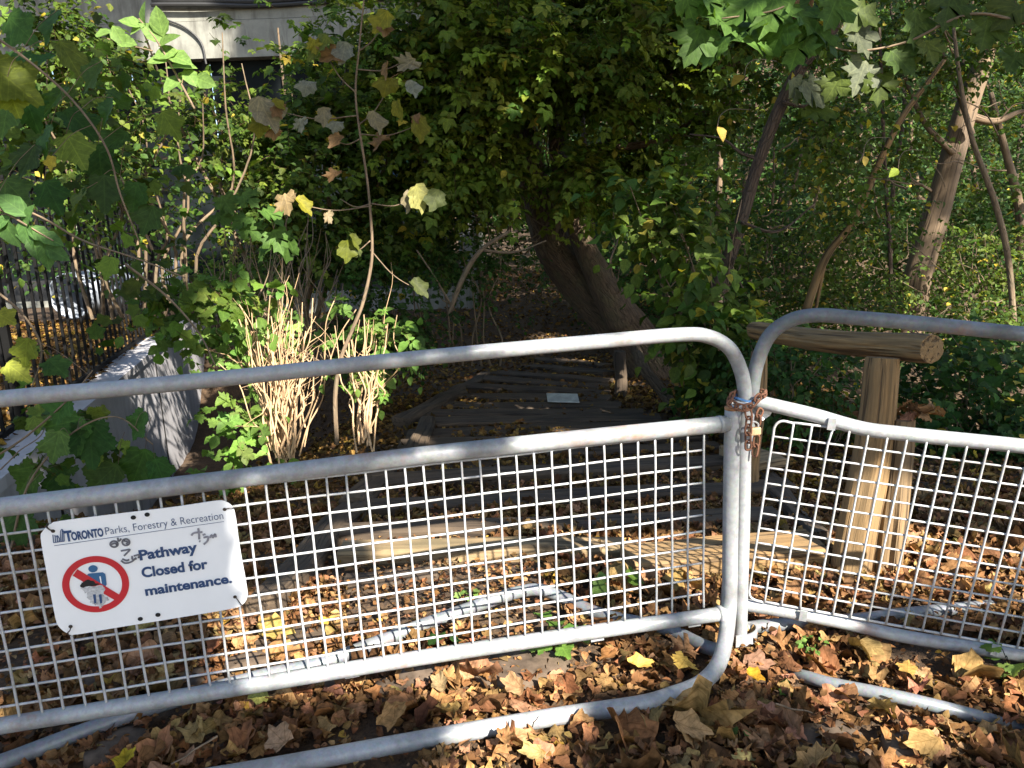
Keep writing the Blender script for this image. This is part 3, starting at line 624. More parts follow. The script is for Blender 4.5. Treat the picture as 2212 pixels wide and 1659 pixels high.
#@@PART2
# ------------------------------------------------------------------ timber stairs
def beam(name, p0, p1, wid, hgt, m, seed, parent=None, up=np.array([0, 0, 1.]), rough=.006, taper=0, nseg=26):
    """squared timber from p0 to p1 (top front edge), worn and slightly uneven"""
    r = np.random.default_rng(int(seed * 10)); p0 = np.asarray(p0, float); p1 = np.asarray(p1, float); d = p1 - p0; L = np.linalg.norm(d); d /= L
    s = np.cross(d, up); s /= np.linalg.norm(s); back = -s if s[1] < 0 else s; uu = np.cross(d, back); uu = uu if uu[2] > 0 else -uu
    ch = min(wid, hgt) * .12
    prof = [(0, -ch), (ch * .5, -ch * .3), (ch, 0), (wid * .35, .002), (wid * .65, -.002), (wid - ch, 0), (wid, -ch), (wid, -hgt * .5), (wid, -hgt), (0, -hgt), (0, -hgt * .66), (0, -hgt * .33)]
    n = len(prof); V = []; UV = []
    for i in range(nseg + 1):
        t = i / nseg; c = p0 + d * L * t; bow = rough * 1.2 * math.sin(t * 3.1 + seed) + rough * .5 * math.sin(t * 9 + seed * 2)
        for k, (a, b) in enumerate(prof):
            q = np.array([[t * L * 2.5 + seed, a * 12, b * 12]]); j = (float(noise3(q)[0]) - .5) * rough * 2.2; j2 = (float(noise3(q + 9)[0]) - .5) * rough * 2
            e = 0.0
            if i in (0, nseg): e = (r.random() - .5) * .006
            V.append(c + d * e + back * (a + j) + uu * (b + bow + j2)); UV.append((t * L + seed * 3.7, a + seed, b))
    f = [(i * n + k, i * n + (k + 1) % n, (i + 1) * n + (k + 1) % n, (i + 1) * n + k) for i in range(nseg) for k in range(n)]
    f += [tuple(range(n))[::-1], tuple(nseg * n + k for k in range(n))]
    mb = MB(); mb.add(V, f, UV); return mb.build(name, m, parent)
ordn = ['first', 'second', 'third', 'fourth', 'fifth', 'sixth', 'seventh', 'eighth', 'ninth', 'tenth', 'eleventh', 'twelfth', 'thirteenth', 'fourteenth', 'fifteenth', 'sixteenth', 'seventeenth']
steps = [  # (left px, right px, width, height, material)
    ((728, 1196), (1352, 1180), .13, .13, 1), ((722, 1152), (1690, 1112), .13, .12, 0), ((764, 1094), (1720, 1052), .14, .12, 0), ((800, 1040), (1700, 994), .15, .12, 0),
    ((818, 1000), (1560, 962), .14, .10, 0), ((858, 966), (1530, 944), .21, .10, 0), ((876, 941), (1490, 921), .21, .10, 0), ((902, 918), (1430, 905), .21, .10, 0),
    ((915, 896), (1392, 893), .21, .09, 0), ((954, 877), (1340, 880), .21, .09, 0), ((978, 857), (1310, 866), .21, .09, 0), ((1000, 838), (1300, 851), .21, .09, 0), ((1024, 818), (1290, 836), .21, .09, 0),
    ((1064, 803), (1299, 824), .21, .09, 0), ((1125, 790), (1303, 806), .21, .09, 0), ((1150, 776), (1300, 788), .21, .09, 0)]
for i, (a, b, wd, hg, mm) in enumerate(steps):
    p0 = G(*a, hg * .55); p1 = G(*b, hg * .55)
    o = beam('timber_step', p0, p1, wd, hg, M_TIMN if mm else M_TIMB, i * 1.7 + 1)
    tag(o, ('pale sunlit timber edging the top step just behind the mesh' if mm else 'dark weathered timber step, %s down the path from the barrier' % ordn[i]), 'timber step', 'timber steps of the descending path')
tag(beam('timber_board', G(738, 1262, .04), G(945, 1240, .04), .10, .10, M_TIMB, 41), 'short grey split board lying below the pale top step', 'timber')
tag(beam('timber_beam', G(1372, 1215, .10), G(1792, 1188, .10), .20, .11, M_LOG, 55), 'thick brown sawn beam ending beside the log posts', 'timber')
tag(beam('timber_board', G(560, 1410, .05), G(705, 1372, .05), .12, .06, M_TIMB, 61), 'low weathered board in the leaves under the sign corner', 'timber')
tag(beam('timber_board', G(1640, 1000, .12), G(1705, 990, .12), .34, .05, M_TIMN, 63), 'light sawn board end right of the barrier post', 'timber')
side = [((612, 1300), (806, 1062), .14), ((792, 1075), (886, 965), .14), ((872, 975), (905, 905), .13), ((888, 905), (1010, 838), .16), ((985, 848), (1062, 802), .14)]
lb = ['leaning nearest the barrier', 'second from the barrier', 'at the jog of the steps', 'dark and rough, fourth from the barrier', 'farthest down the steps']
for i, (a, b, wd) in enumerate(side):
    tag(beam('edge_timber', G(*a, .09), G(*b, .09), wd, .14, M_TIMB, 70 + i * 2, rough=.012), 'dark timber along the left edge of the steps, ' + lb[i], 'edge timber', 'timbers edging the steps on the left')
for i, (a, b) in enumerate([((1560, 905), (1720, 1050)), ((1700, 1050), (1800, 1150))]):
    tag(beam('edge_timber', G(*a, .07), G(*b, .07), .10, .10, M_TIMB, 90 + i, rough=.01), ['grey board slanting down right of the steps behind the chain', 'grey board beside the base of the leaning log post'][i], 'edge timber')
bp = [G(1180, 848, .12), G(1248, 850, .12), G(1252, 868, .08), G(1183, 866, .08)]
mb = MB(); n_ = np.array([0, 0, .015]); mb.add(bp + [p - n_ for p in bp], [(0, 1, 2, 3), (7, 6, 5, 4), (0, 4, 5, 1), (1, 5, 6, 2), (2, 6, 7, 3), (3, 7, 4, 0)]); o = mb.build('discarded_board', M_BOARD)
bv = o.modifiers.new('b', 'BEVEL'); bv.width = .02; bv.segments = 3; bv.affect = 'EDGES'
tag(o, 'pale flat board with clipped corners lying halfway down the steps', 'board')

# ------------------------------------------------------------------ log rail and posts
def log(name, p0, p1, r0, r1, m, parent, seed, sides=22, wob=.10, flat=1.0, n=22):
    p0 = np.asarray(p0, float); p1 = np.asarray(p1, float); pts = np.array([p0 + (p1 - p0) * t + np.array([.008 * math.sin(t * 7 + seed), 0, .006 * math.cos(t * 5 + seed)]) for t in np.linspace(0, 1, n)])
    rr = np.linspace(r0, r1, n); rr[0] *= .93; rr[-1] *= .93
    mb = MB(); mb.tube(pts, rr, sides, True, wob, seed, flat); return mb.build(name, m, parent, False)
base = GZ(1835, 1240, 0.0); yP = base[1]
LR = thing('log_railing', 'short rustic log railing with a thick horizontal log on a wide post', 'railing', base)
top = P(1910, 772, yP + .10)
log('post', base - [0, 0, .15], top, .076, .064, M_LOG, LR, 3, 44, .12)
r0_ = P(1626, 716, yP + 1.25); r1_ = P(2008, 757, yP + .02)
rl = log('rail_log', r0_, r1_, .046, .053, M_LOG, LR, 7, 44, .09)
p2 = P(1640, 760, yP + 1.15); log('far_post', np.array([p2[0] - .02, p2[1], float(ground_z(p2[0], p2[1])) - .1]), p2, .042, .04, M_LOG, LR, 9, 16, .12)
sb = GZ(1910, 1232, .0); st = P(1943, 905, sb[1] + .05)
SP_ = thing('split_post', 'short cracked log post with leaves on top beside the railing post', 'post', sb)
mb = MB()
for k, (dx, dy, r, hh) in enumerate([(0, 0, .055, 1.), (-.05, .02, .038, .97), (.04, .035, .038, .93), (-.015, .055, .045, .99)]):
    a = sb + [dx, dy, -.12]; b = st + [dx, dy, 0]; b[2] = sb[2] + (st[2] - sb[2]) * hh; q = np.array([a + (b - a) * t for t in np.linspace(0, 1, 16)]); mb.tube(q, np.linspace(r, r * .95, 16), 30, True, .3, k * 5)
mb.build('split_trunk', M_SPLIT, SP_)
pts = []
tp = st + np.stack([rng.normal(size=22) * .07, rng.normal(size=22) * .05 + .03, np.abs(rng.normal(size=22)) * .02 + .01], 1)
for t in range(4): pts.append(leaves(tp[t::4], rdir(len(tp[t::4])), np.array([0, 0, 1.]) + rng.normal(size=(len(tp[t::4]), 3)) * .5, rng.uniform(.05, .08, len(tp[t::4])), pick('dry', len(tp[t::4])), T_DR[t]))
leaf_obj('fallen_leaves_on_top', pts, M_DRY, SP_)['kind'] = 'stuff'
fb = P(1341, 868, 7.0); fb[2] = float(ground_z(fb[0], 7.0))
tag(log('stair_post', fb - [0, 0, .1], P(1340, 757, 7.0), .062, .058, M_TIMB, None, 11, 14, .12), 'stubby wooden post standing on the steps before the leaning tree', 'post')
mb = MB(); branchy(mb, P(1348, 720, 6.9), G(1450, 898, .0), .045, .05, 5, 5, 10); tag(mb.build('leaning_pole', M_BARK, None, True), 'mossy pole propped diagonally below the leaning trunk', 'pole')

# ------------------------------------------------------------------ retaining wall, black fence, pipe, building
def prism(name, poly, z0, z1, m, parent=None):
    mb = MB(); n = len(poly); mb.add([(x, y, z0) for x, y in poly] + [(x, y, z1) for x, y in poly], [tuple(range(n))[::-1], tuple(range(n, 2 * n))] + [(i, (i + 1) % n, n + (i + 1) % n, n + i) for i in range(n)])
    return mb.build(name, m, parent)
wx = lambda y, o=0: (wall_x(y) + o, y)
WL = thing('retaining_wall', 'grey concrete retaining wall carrying the black picket fence', 'wall', (wall_x(3), 3, -1))
prism('wall_face', [wx(2.9, -.02), wx(14, -.02), wx(14, .10), wx(2.9, .10)], -2.4, -.06, M_WALL, WL)
prism('coping', [wx(2.9, -.22), wx(14, -.22), wx(14, .13), wx(2.9, .13)], -.06, .015, M_WALL, WL)
for yy in (5.0, 8.7): mb = MB(); mb.box((wall_x(yy) + .102, yy, -1.1), (.006, .012, 1.03)); mb.build('joint', M_BLK, WL)
FN = thing('picket_fence', 'tall black metal picket fence above the retaining wall', 'fence', (wall_x(3) - .17, 3, 0))
fx = lambda y: wall_x(y) - .16
dirf = np.array([-.262, 1, 0]); dirf /= np.linalg.norm(dirf); Rf = np.stack([dirf, np.array([dirf[1], -dirf[0], 0]), np.array([0, 0, 1.])], 1)
FH = 1.92
for zz, hh in ((.06, .02), (FH, .02), (FH - .2, .016)):
    mb = MB(); mb.box(((fx(2.8) + fx(13)) / 2, 7.9, zz), (5.26, .018, hh), Rf); mb.build('rail', M_FBLK, FN)
yy = 3.0
while yy < 12.2:
    mb = MB(); mb.box((fx(yy), yy, (FH + .07) / 2 + .03), (.0105, .0105, (FH + .04) / 2), Rf); mb.build('picket', M_FBLK, FN); yy += .19
for yy in (2.9, 10.5, 5.2): 
    mb = MB(); mb.box((fx(yy) - .0, yy, FH / 2), (.032 if yy != 10.5 else .05, .032 if yy != 10.5 else .05, FH / 2 + .05), Rf); mb.build('post', M_FBLK, FN)
a = GZ(150, 640, .42); b = a + np.array([.45, 4.2, .1])
mb = MB(); q = np.array([a + (b - a) * t for t in np.linspace(0, 1, 60)]); mb.tube(q, .34 + .012 * np.sin(np.arange(60) * 1.6), 28, False)
pp = mb.build('corrugated_pipe', M_PIPE, None, True); sm = pp.modifiers.new('s', 'SOLIDIFY'); sm.thickness = .02
tag(pp, 'large grey corrugated pipe lying behind the black fence', 'pipe')
BD = thing('building', 'grey concrete building with dark framed windows behind the foliage', 'building', (-8, 14, 0))
YB = 14.2; ZB = 4.23
def bbox(name, x0, x1, y0, y1, z0, z1, m, par=BD): mb = MB(); mb.box(((x0 + x1) / 2, (y0 + y1) / 2, (z0 + z1) / 2), ((x1 - x0) / 2, (y1 - y0) / 2, (z1 - z0) / 2)); return mb.build(name, m, par)
bbox('concrete_band', -14, -.6, YB, YB + .5, ZB + .62, ZB + 4, M_CONC); bbox('concrete_lintel', -14, -.58, YB - .06, YB + .5, ZB, ZB + .6, M_CONC)
bbox('foundation_wall', -14, -.6, YB + .16, YB + .5, -2.5, .12, M_CONC); bbox('lower_wall', -14, -.6, YB + .2, YB + .5, .12, .5, M_CABLE); bbox('end_wall', -.9, -.6, YB + .1, YB + 6, -1.5, ZB, M_CONC)
x = -13.6
while x < -1:
    W_f = bbox('window_frame', x - .05, x + .05, YB + .1, YB + .2, .5, ZB, M_FBLK); g_ = bbox('window', x + .06, x + 1.34, YB + .22, YB + .25, .5, ZB, M_GLASS)
    bbox('glazing_bar', x + .05, x + 1.35, YB + .12, YB + .18, 2.55, 2.65, M_FBLK); x += 1.4
bbox('orange_sheet', -3.55, -3.1, YB + .19, YB + .215, 2.75, 3.5, M_ORANGE)
mb = MB(); mb.tube([(-14, YB - .08, ZB + 1.42), (-8, YB - .08, ZB + 1.36), (-4, YB - .08, ZB + 1.30), (-.6, YB - .08, ZB + 1.12)], .022, 8, True); mb.build('conduit', M_CABLE, BD)
mb = MB(); mb.tube(cr([(-7.7, YB - .08, ZB + 4), (-7.7, YB - .08, ZB + 1.7), (-7.6, YB - .08, ZB + 1.45), (-7.0, YB - .08, ZB + 1.42), (-6.2, YB - .08, ZB + 1.43), (-5.95, YB - .08, ZB + 1.7), (-5.95, YB - .08, ZB + 4)], 6), .022, 8); mb.build('conduit', M_CABLE, BD)
for k, dz in enumerate((.98, .91, .84)):
    mb = MB(); mb.tube(cr([(-5.9, YB - .06 - k * .04, ZB + dz + .03), (-5, YB - .06 - k * .04, ZB + dz), (-4, YB - .06, ZB + dz - .03), (-2, YB - .06, ZB + dz + .02), (-.6, YB - .06, ZB + dz - .08)], 5), .036, 8); mb.build('cable_bundle', M_CABLE, BD)
mb = MB(); mb.tube(cr([(-5.75, YB - .1, ZB + .65), (-5.4, YB - .1, ZB + .5), (-5.15, YB - .1, ZB + .25), (-5.1, YB - .1, ZB - .1)], 5), .018, 6); mb.build('conduit', M_CABLE, BD)
for k in range(10): bbox('panel_joint', -5.3 + k * .9 - .01, -5.3 + k * .9 + .01, YB - .006, YB, ZB + 1.5, ZB + 4, M_CABLE)
gp = P(905, 400, 12.6)
tag(bbox('graffiti_panel', gp[0] - .45, gp[0] + .5, 12.6, 12.66, gp[2] - .5, gp[2] + .45, None, None), 'blue and white painted panel glimpsed through leaves beyond the fence', 'panel')
o = bpy.data.objects['graffiti_panel']; m, nt, b, out = mat('graffiti_paint'); v = coords(nt, 'Object', (3, 3, 1)); n = noi(nt, v, 3.5, 3)
nt.links.new(ramp(nt, n, [(.38, (.02, .03, .05)), (.47, (.10, .22, .45)), (.56, (.55, .6, .62)), (.66, (.03, .12, .06))]), b.inputs['Base Color']); o.data.materials.append(m)

# ------------------------------------------------------------------ stone setts showing through the litter
for i, (u, v, wx_, wy_, an, t) in enumerate([(700, 1478, .10, .07, .3, 'small rounded stone sett just under the bottom rail'), (850, 1500, .09, .07, -.2, 'cracked stone sett in front of the rail, left of the bare patch'), (940, 1452, .16, .08, .1, 'stone sett under the rail beside the small sprout'),
        (1120, 1450, .20, .10, .15, 'broad flat stone bare of leaves under the rail'), (250, 1640 - 20, .11, .08, .3, 'dark stone sett at the lower left corner of the leaves'), (230, 1470, .11, .06, .2, 'long stone sett seen through the mesh at far left'),
        (400, 1480, .12, .06, .25, 'stone sett behind the mesh below the middle of the sign'), (530, 1440, .10, .055, .3, 'stone sett behind the mesh under the sign edge'), (1790, 1615, .15, .09, -.1, 'brown stone slab between leaves at bottom right'), (1960, 1625, .08, .07, -.1, 'dark stone beside the brown slab at bottom right'), (20, 1600, .10, .08, .2, 'stone sett by the left edge near the bottom'), (860, 1395, .15, .06, .3, 'stone sett behind the bottom rail beneath the lying tube')]):
    c = G(u, v, .012); wx_ *= .85; wy_ *= .9; mb = MB(); r = np.random.default_rng(i); ring_ = [(math.cos(a) * wx_ * (1 + r.normal() * .05) * (abs(math.cos(a)) ** -.25 if abs(math.cos(a)) > .3 else 1.2) * .85, math.sin(a) * wy_ * (1 + r.normal() * .05) * 1.1) for a in np.linspace(0, 2 * math.pi, 18, endpoint=False)]
    ca, sa = math.cos(an), math.sin(an); V = []
    for sc, z in ((1.03, -.08), (1.0, .008), (.93, .022), (.5, .027)): V += [(c[0] + (x * ca - y * sa) * sc, c[1] + (x * sa + y * ca) * sc, c[2] + z + r.normal() * .002) for x, y in ring_]
    n = 18; mb.add(V, [(a * n + k, a * n + (k + 1) % n, (a + 1) * n + (k + 1) % n, (a + 1) * n + k) for a in range(3) for k in range(n)] + [tuple(range(3 * n, 4 * n))])
    tag(mb.build('stone_sett', M_STONE, None, True), t, 'stone')

# ------------------------------------------------------------------ vegetation
def inpoly(u, v, poly):
    c = np.zeros(len(u), bool); n = len(poly)
    for i in range(n):
        x1, y1 = poly[i]; x2, y2 = poly[(i + 1) % n]
        k = ((y1 > v) != (y2 > v)) & (u < (x2 - x1) * (v - y1) / (y2 - y1 + 1e-9) + x1); c ^= k
    return c
def toscreen(p): q = (p - CAM) @ M; return CX + F_D * q[:, 0] / q[:, 2], CY + F_D * q[:, 1] / q[:, 2]
GAPS = [([(150, -60), (900, -60), (880, 60), (640, 100), (640, 130), (340, 140), (250, 60)], 4.6, 99, .86), ([(440, 120), (660, 120), (640, 250), (470, 240)], 4.6, 99, .6), ([(1100, 300), (1170, 300), (1195, 420), (1260, 380), (1330, 560), (1440, 660), (1500, 900), (1300, 900), (1180, 620), (1120, 450)], 0, 8.4, .93),
        ([(1080, -60), (1150, -60), (1185, 300), (1105, 310)], 0, 8.4, .7), ([(1320, 340), (1500, 150), (1640, 80), (1660, 130), (1540, 200), (1350, 400)], 0, 7.9, .6), ([(1330, 190), (1500, -20), (1580, -20), (1380, 190)], 0, 7.9, .65), ([(1530, 640), (1620, 340), (1740, 90), (1800, 110), (1665, 360), (1590, 640)], 0, 6.3, .8), ([(1950, 720), (2010, 440), (2090, 160), (2170, 160), (2075, 460), (2020, 720)], 0, 8.7, .82), ([(940, 620), (1160, 560), (1330, 700), (1300, 780), (900, 790)], 0, 12, .85), ([(860, 800), (1320, 760), (1480, 900), (1560, 1000), (800, 1000)], 3, 12, 1.0), ([(285, 750), (430, 700), (420, 960), (380, 1040), (280, 900)], 3.2, 7, .9), ([(0, 390), (330, 420), (330, 760), (180, 900), (0, 900)], 3.4, 7, .62), ([(560, 640), (700, 640), (700, 960), (580, 960)], 3, 4.8, .75)]
sa = np.cross(S, [0, 0, 1.]); sa /= np.linalg.norm(sa); sb_ = np.cross(sa, S)
def st(p): p = np.atleast_2d(p); return np.stack([p @ sa, p @ sb_], 1)
def WH(u, v):
    r_ = ray(u, v); t_ = (-2.90 + .262 * 4) / (r_[0] + .262 * r_[1]); return t_ * r_[1]
SPOT = [(340, 800, WH(340, 800), .32), (380, 860, WH(380, 860), .42), (345, 900, WH(345, 900), .36), (400, 900, WH(400, 900), .3), (330, 860, WH(330, 860), .25), (420, 800, WH(420, 800), .35), (590, 700, 14.3, .38), (520, 730, 14.3, .25), (670, 690, 14.3, .22), (420, 410, 14.3, .25), (620, 170, 14.3, .2), (600, 730, 4.6, .30), (620, 830, 4.6, .32), (560, 650, 4.9, .2), (650, 760, 4.6, .25), (790, 760, 4.5, .26), (790, 860, 4.5, .22), (500, 900, 4.3, .24), (540, 980, 4.2, .22), (470, 780, 4.4, .2), (725, 890, 4.2, .12), (620, 445, 4.15, .12), (903, 427, 4.15, .13), (45, 465, 2.9, .12), (20, 800, 3.0, .08), (350, 100, 5.0, .22), (400, 160, 5.0, .22), (250, 80, 5.0, .12),
        (430, 760, 7.6, .3), (380, 70, 14, .6), (440, 100, 14, .5), (1240, 460, 8.3, .16), (1225, 400, 8.3, .12), (1265, 520, 8.3, .12), (2130, 120, 8.8, .35), (2090, 220, 8.8, .28), (1340, 830, 7.0, .12), (1557, 287, 5, .1), (1932, 372, 5, .1), (1200, 680, 11, .25), (1270, 660, 11.5, .3), (1300, 720, 10, .25), (115, 690, 7.5, .35), (300, 650, 8.6, .4), (1450, 560, 5.1, .2), (1420, 450, 5.0, .15), (1570, 90, 2.9, .18), (1500, 95, 2.9, .1)]
SPs = np.array([st(P(u, v, y))[0] for u, v, y, r in SPOT]); SPr = np.array([s[3] for s in SPOT])
SPy = np.array([s_[2] for s_ in SPOT])
def gapkeep(p):
    if not len(p): return np.ones(0, bool)
    s_ = st(p); bl = np.zeros(len(p), bool)
    for i in range(len(SPs)): bl |= (np.hypot(*(s_ - SPs[i]).T) < SPr[i] * .9 + .1) & (p[:, 1] < SPy[i] - .45)
    return gap2(p) & ~(bl & (rng.random(len(p)) < .93))
def gap2(p):
    u, v = toscreen(p); k = np.ones(len(p), bool)
    for pl, y0_, y1_, pr in GAPS: k &= ~(inpoly(u, v, pl) & (p[:, 1] > y0_) & (p[:, 1] < y1_) & (rng.random(len(p)) < pr))
    return k
def crown(name, parent, blobs, T, pal, ls=.055, k=5, L=.28, droop=.35, thr=.38, fs=1.4, twig_r=.002, accent=None, m=None, up=.3, jit=.2, nup=1.1, lean=None):
    parts = []
    for bl_ in blobs:
        u, v, y, ru, rv, rd, n = bl_[:7]
        c = P(u, v, y); p = blob(n, c, (ru * px(y), rd, rv * px(y)), thr, fs); p = p[gapkeep(p)]
        d = p - c; d = d / (np.linalg.norm(d, axis=1)[:, None] + 1e-6) * .6 + rdir(len(p)) * .8 + [0, 0, up * .3]; d /= np.linalg.norm(d, axis=1)[:, None]
        parts += twigs(p, d, rng.uniform(.5, 1.2, len(p)) * L, k, ls, T, pal, droop=droop, twig_r=twig_r, accent=accent, jit=jit, nup=nup, lean=lean)
    return leaf_obj(name, parts, m or M_LEAF, parent)
def pxpath(pts, y, k=6):
    if np.isscalar(y): y = [y] * len(pts)
    return cr([P(u, v, yy) for (u, v), yy in zip(pts, y)], k)
def stem(mb, pts, y, w, n=8, wob=.0, seed=0, k=6, cap=True):
    q = pxpath(pts, y, k); ym = np.mean(y); w = np.interp(np.linspace(0, 1, len(q)), np.linspace(0, 1, len(w)), w) * px(ym) / 2
    mb.tube(q, w, n, cap, wob, seed); return q
YEL = [(.42, .34, .04), (.50, .38, .06), (.33, .30, .05)]; YA = (.05, YEL)

# --- the big leaning tree
y0 = 8.6; TL = thing('leaning_tree', 'big furrowed tree leaning left over the foot of the steps', 'tree', G(1460, 905))
mb = MB(); q = stem(mb, [(1475, 930), (1455, 885), (1400, 785), (1330, 690), (1255, 610), (1195, 530), (1165, 440), (1140, 330), (1118, 200), (1102, 80), (1085, -60)], 8.6, [142, 120, 112, 110, 104, 92, 72, 62, 58, 56, 54, 52], 26, .13, 2); mb.build('trunk', M_BARK, TL, True)
mb = MB(); stem(mb, [(1345, 700), (1300, 610), (1262, 530), (1235, 450), (1216, 380), (1206, 320), (1225, 250), (1260, 180)], [8.35, 8.3, 8.3, 8.35, 8.4, 8.5, 8.6, 8.8], [74, 62, 48, 42, 38, 34, 30, 24], 18, .12, 8); mb.build('limb', M_BARK, TL, True)
for i, (pts, w_) in enumerate([([(1225, 400), (1290, 330), (1370, 262), (1450, 205), (1530, 160), (1640, 110)], [34, 26, 24, 22, 18, 14]), ([(1300, 215), (1350, 150), (1405, 103), (1470, 45), (1530, -20)], [28, 34, 34, 34, 32]),
        ([(1190, 520), (1205, 420), (1195, 300), (1188, 150), (1200, 0)], [26, 22, 20, 18, 14]), ([(1150, 380), (1080, 270), (1010, 190), (940, 150)], [18, 12, 8, 5]), ([(1330, 320), (1440, 300), (1520, 240), (1600, 220)], [16, 14, 10, 6])]):
    mb = MB(); stem(mb, pts, 8.3 - .15 * i, w_, 10, .1, i); mb.build('branch', M_BARK if i != 1 else M_DARKB, TL, True)
mb = MB(); rr = np.random.default_rng(11)
for k in range(60):
    a = P(1010 + rr.uniform(0, 220), 560 - rr.uniform(0, 260), 8.0 + rr.uniform(-.4, .3)); b = a + np.array([rr.normal() * .25, rr.normal() * .2, rr.uniform(.3, 1.2)]); branchy(mb, a, b, .008, .003, k, 4, 4, .2)
for k in range(26):
    a = P(1120 + rr.uniform(0, 60), 560 - rr.uniform(0, 500), 8.2); b = a + np.array([rr.normal() * .35 - .2, -rr.uniform(.1, .6), rr.uniform(.1, .9)]); branchy(mb, a, b, .010, .003, k + 99, 4, 4, .2)
build_each(mb, 'bare_twig', M_TWIG, TL)
TB = [(1050, 60, 7.4, 260, 150, 1.0, 400), (1290, 90, 7.2, 260, 150, 1.0, 480), (1150, 230, 7.3, 230, 110, .8, 330), (980, 200, 7.4, 180, 120, .9, 300), (1380, 330, 7.6, 160, 90, .8, 170), (1500, 120, 7.6, 180, 130, .8, 280), (1070, 370, 7.3, 90, 80, .5, 100), (1230, 320, 7.2, 110, 60, .4, 80), (1420, -20, 7.6, 300, 90, 1, 320), (1250, 560, 7.8, 60, 60, .3, 14), (940, 330, 7.3, 120, 90, .6, 170)]
crown('crown', TL, TB, T_PI, 'yg', .15, 4, .42, droop=.22, thr=.50, fs=2.3, nup=1.3, twig_r=.003)
crown('crown', TL, [t_[:6] + (int(t_[6] * .8),) for t_ in TB], [T_ML, T_OV], 'yg', .07, 6, .40, droop=.2, thr=.50, fs=2.3, accent=(.02, YEL), nup=1.3, twig_r=.003)

# --- dark leaning tree, pale trunk and the thinner trunks on the right
def tree(name, label, pts, y, w_, m, sides=14, wob=.1, branches=(), crownspec=None, pal='green', T=None, ls=.05, seed=0, cat='tree', group=None, **kw):
    t = thing(name, label, cat, P(*pts[0], np.mean(y) if np.isscalar(y) else y[0]), group); mb = MB(); stem(mb, pts, y, w_, sides, wob, seed); mb.build('trunk', m, t, True)
    for i, (bp_, bw) in enumerate(branches): mb = MB(); stem(mb, bp_, np.mean(y) - .1 * (i % 3), bw, 7, .08, seed + i); mb.build('branch', m, t, True)
    if crownspec: crown('crown', t, crownspec, T or T_OV, pal, ls, **kw)
    return t
tree('slanting_tree', 'dark slim tree slanting up to the right of the leaning tree', [(1535, 680), (1560, 600), (1600, 480), (1640, 345), (1690, 220), (1745, 125), (1800, 60), (1860, -40)], 6.2, [34, 32, 26, 24, 26, 26, 24, 22], M_DARKB, 14, .12,
     [([(1640, 345), (1600, 330), (1560, 300), (1490, 290)], [9, 7, 5, 3]), ([(1690, 220), (1740, 230), (1810, 210)], [9, 7, 4]), ([(1600, 480), (1680, 500), (1760, 440)], [8, 6, 3])],
     [(1640, 60, 6.2, 190, 110, .7, 300), (1760, 200, 6.4, 170, 90, .6, 180), (1840, 330, 6.6, 150, 90, .5, 150), (1560, 420, 6.4, 90, 80, .4, 70)], 'green', [T_OV, T_ML], .06, 1, accent=(.07, YEL), thr=.42)
tree('pale_trunk_tree', 'thick pale trunk with sunlit upper part at the right', [(1960, 740), (1972, 650), (1992, 560), (2030, 440), (2062, 320), (2092, 220), (2125, 130), (2145, 40), (2160, -60)], 8.8, [66, 60, 54, 50, 46, 42, 36, 32, 30], M_PALE, 20, .07,
     [([(2090, 250), (2150, 262), (2212, 240), (2280, 250)], [20, 14, 9, 6]), ([(2060, 330), (2000, 270), (1960, 180), (1940, 120)], [16, 12, 8, 5]), ([(2100, 290), (2060, 170), (2020, 80), (1985, -20)], [12, 10, 8, 6]), ([(2050, 440), (1990, 400), (1900, 370)], [8, 6, 3])],
     [(2150, 60, 8.4, 200, 120, .8, 330), (1960, 60, 8.2, 200, 110, .8, 330), (2150, 330, 9.4, 140, 120, .7, 180), (1900, 240, 8.6, 160, 100, .7, 200)], 'green', [T_OV, T_ML], .065, 2, accent=(.05, YEL), thr=.42)
tree('bent_sapling', 'thin bent tree with an elbow left of the pale trunk', [(1742, 670), (1765, 600), (1790, 545), (1835, 490), (1870, 420), (1900, 350), (1945, 260), (1995, 190), (2040, 130)], 7.2, [20, 18, 17, 15, 14, 14, 12, 10, 8], M_LOG, 12, .1,
     [([(1785, 550), (1775, 600), (1760, 680)], [9, 8, 7])], [(1880, 470, 7.0, 110, 70, .5, 90)], 'green', T_OV, .055, 3, thr=.4, accent=(.12, YEL))
SLT = 'slender tree trunk in the right-hand woods'
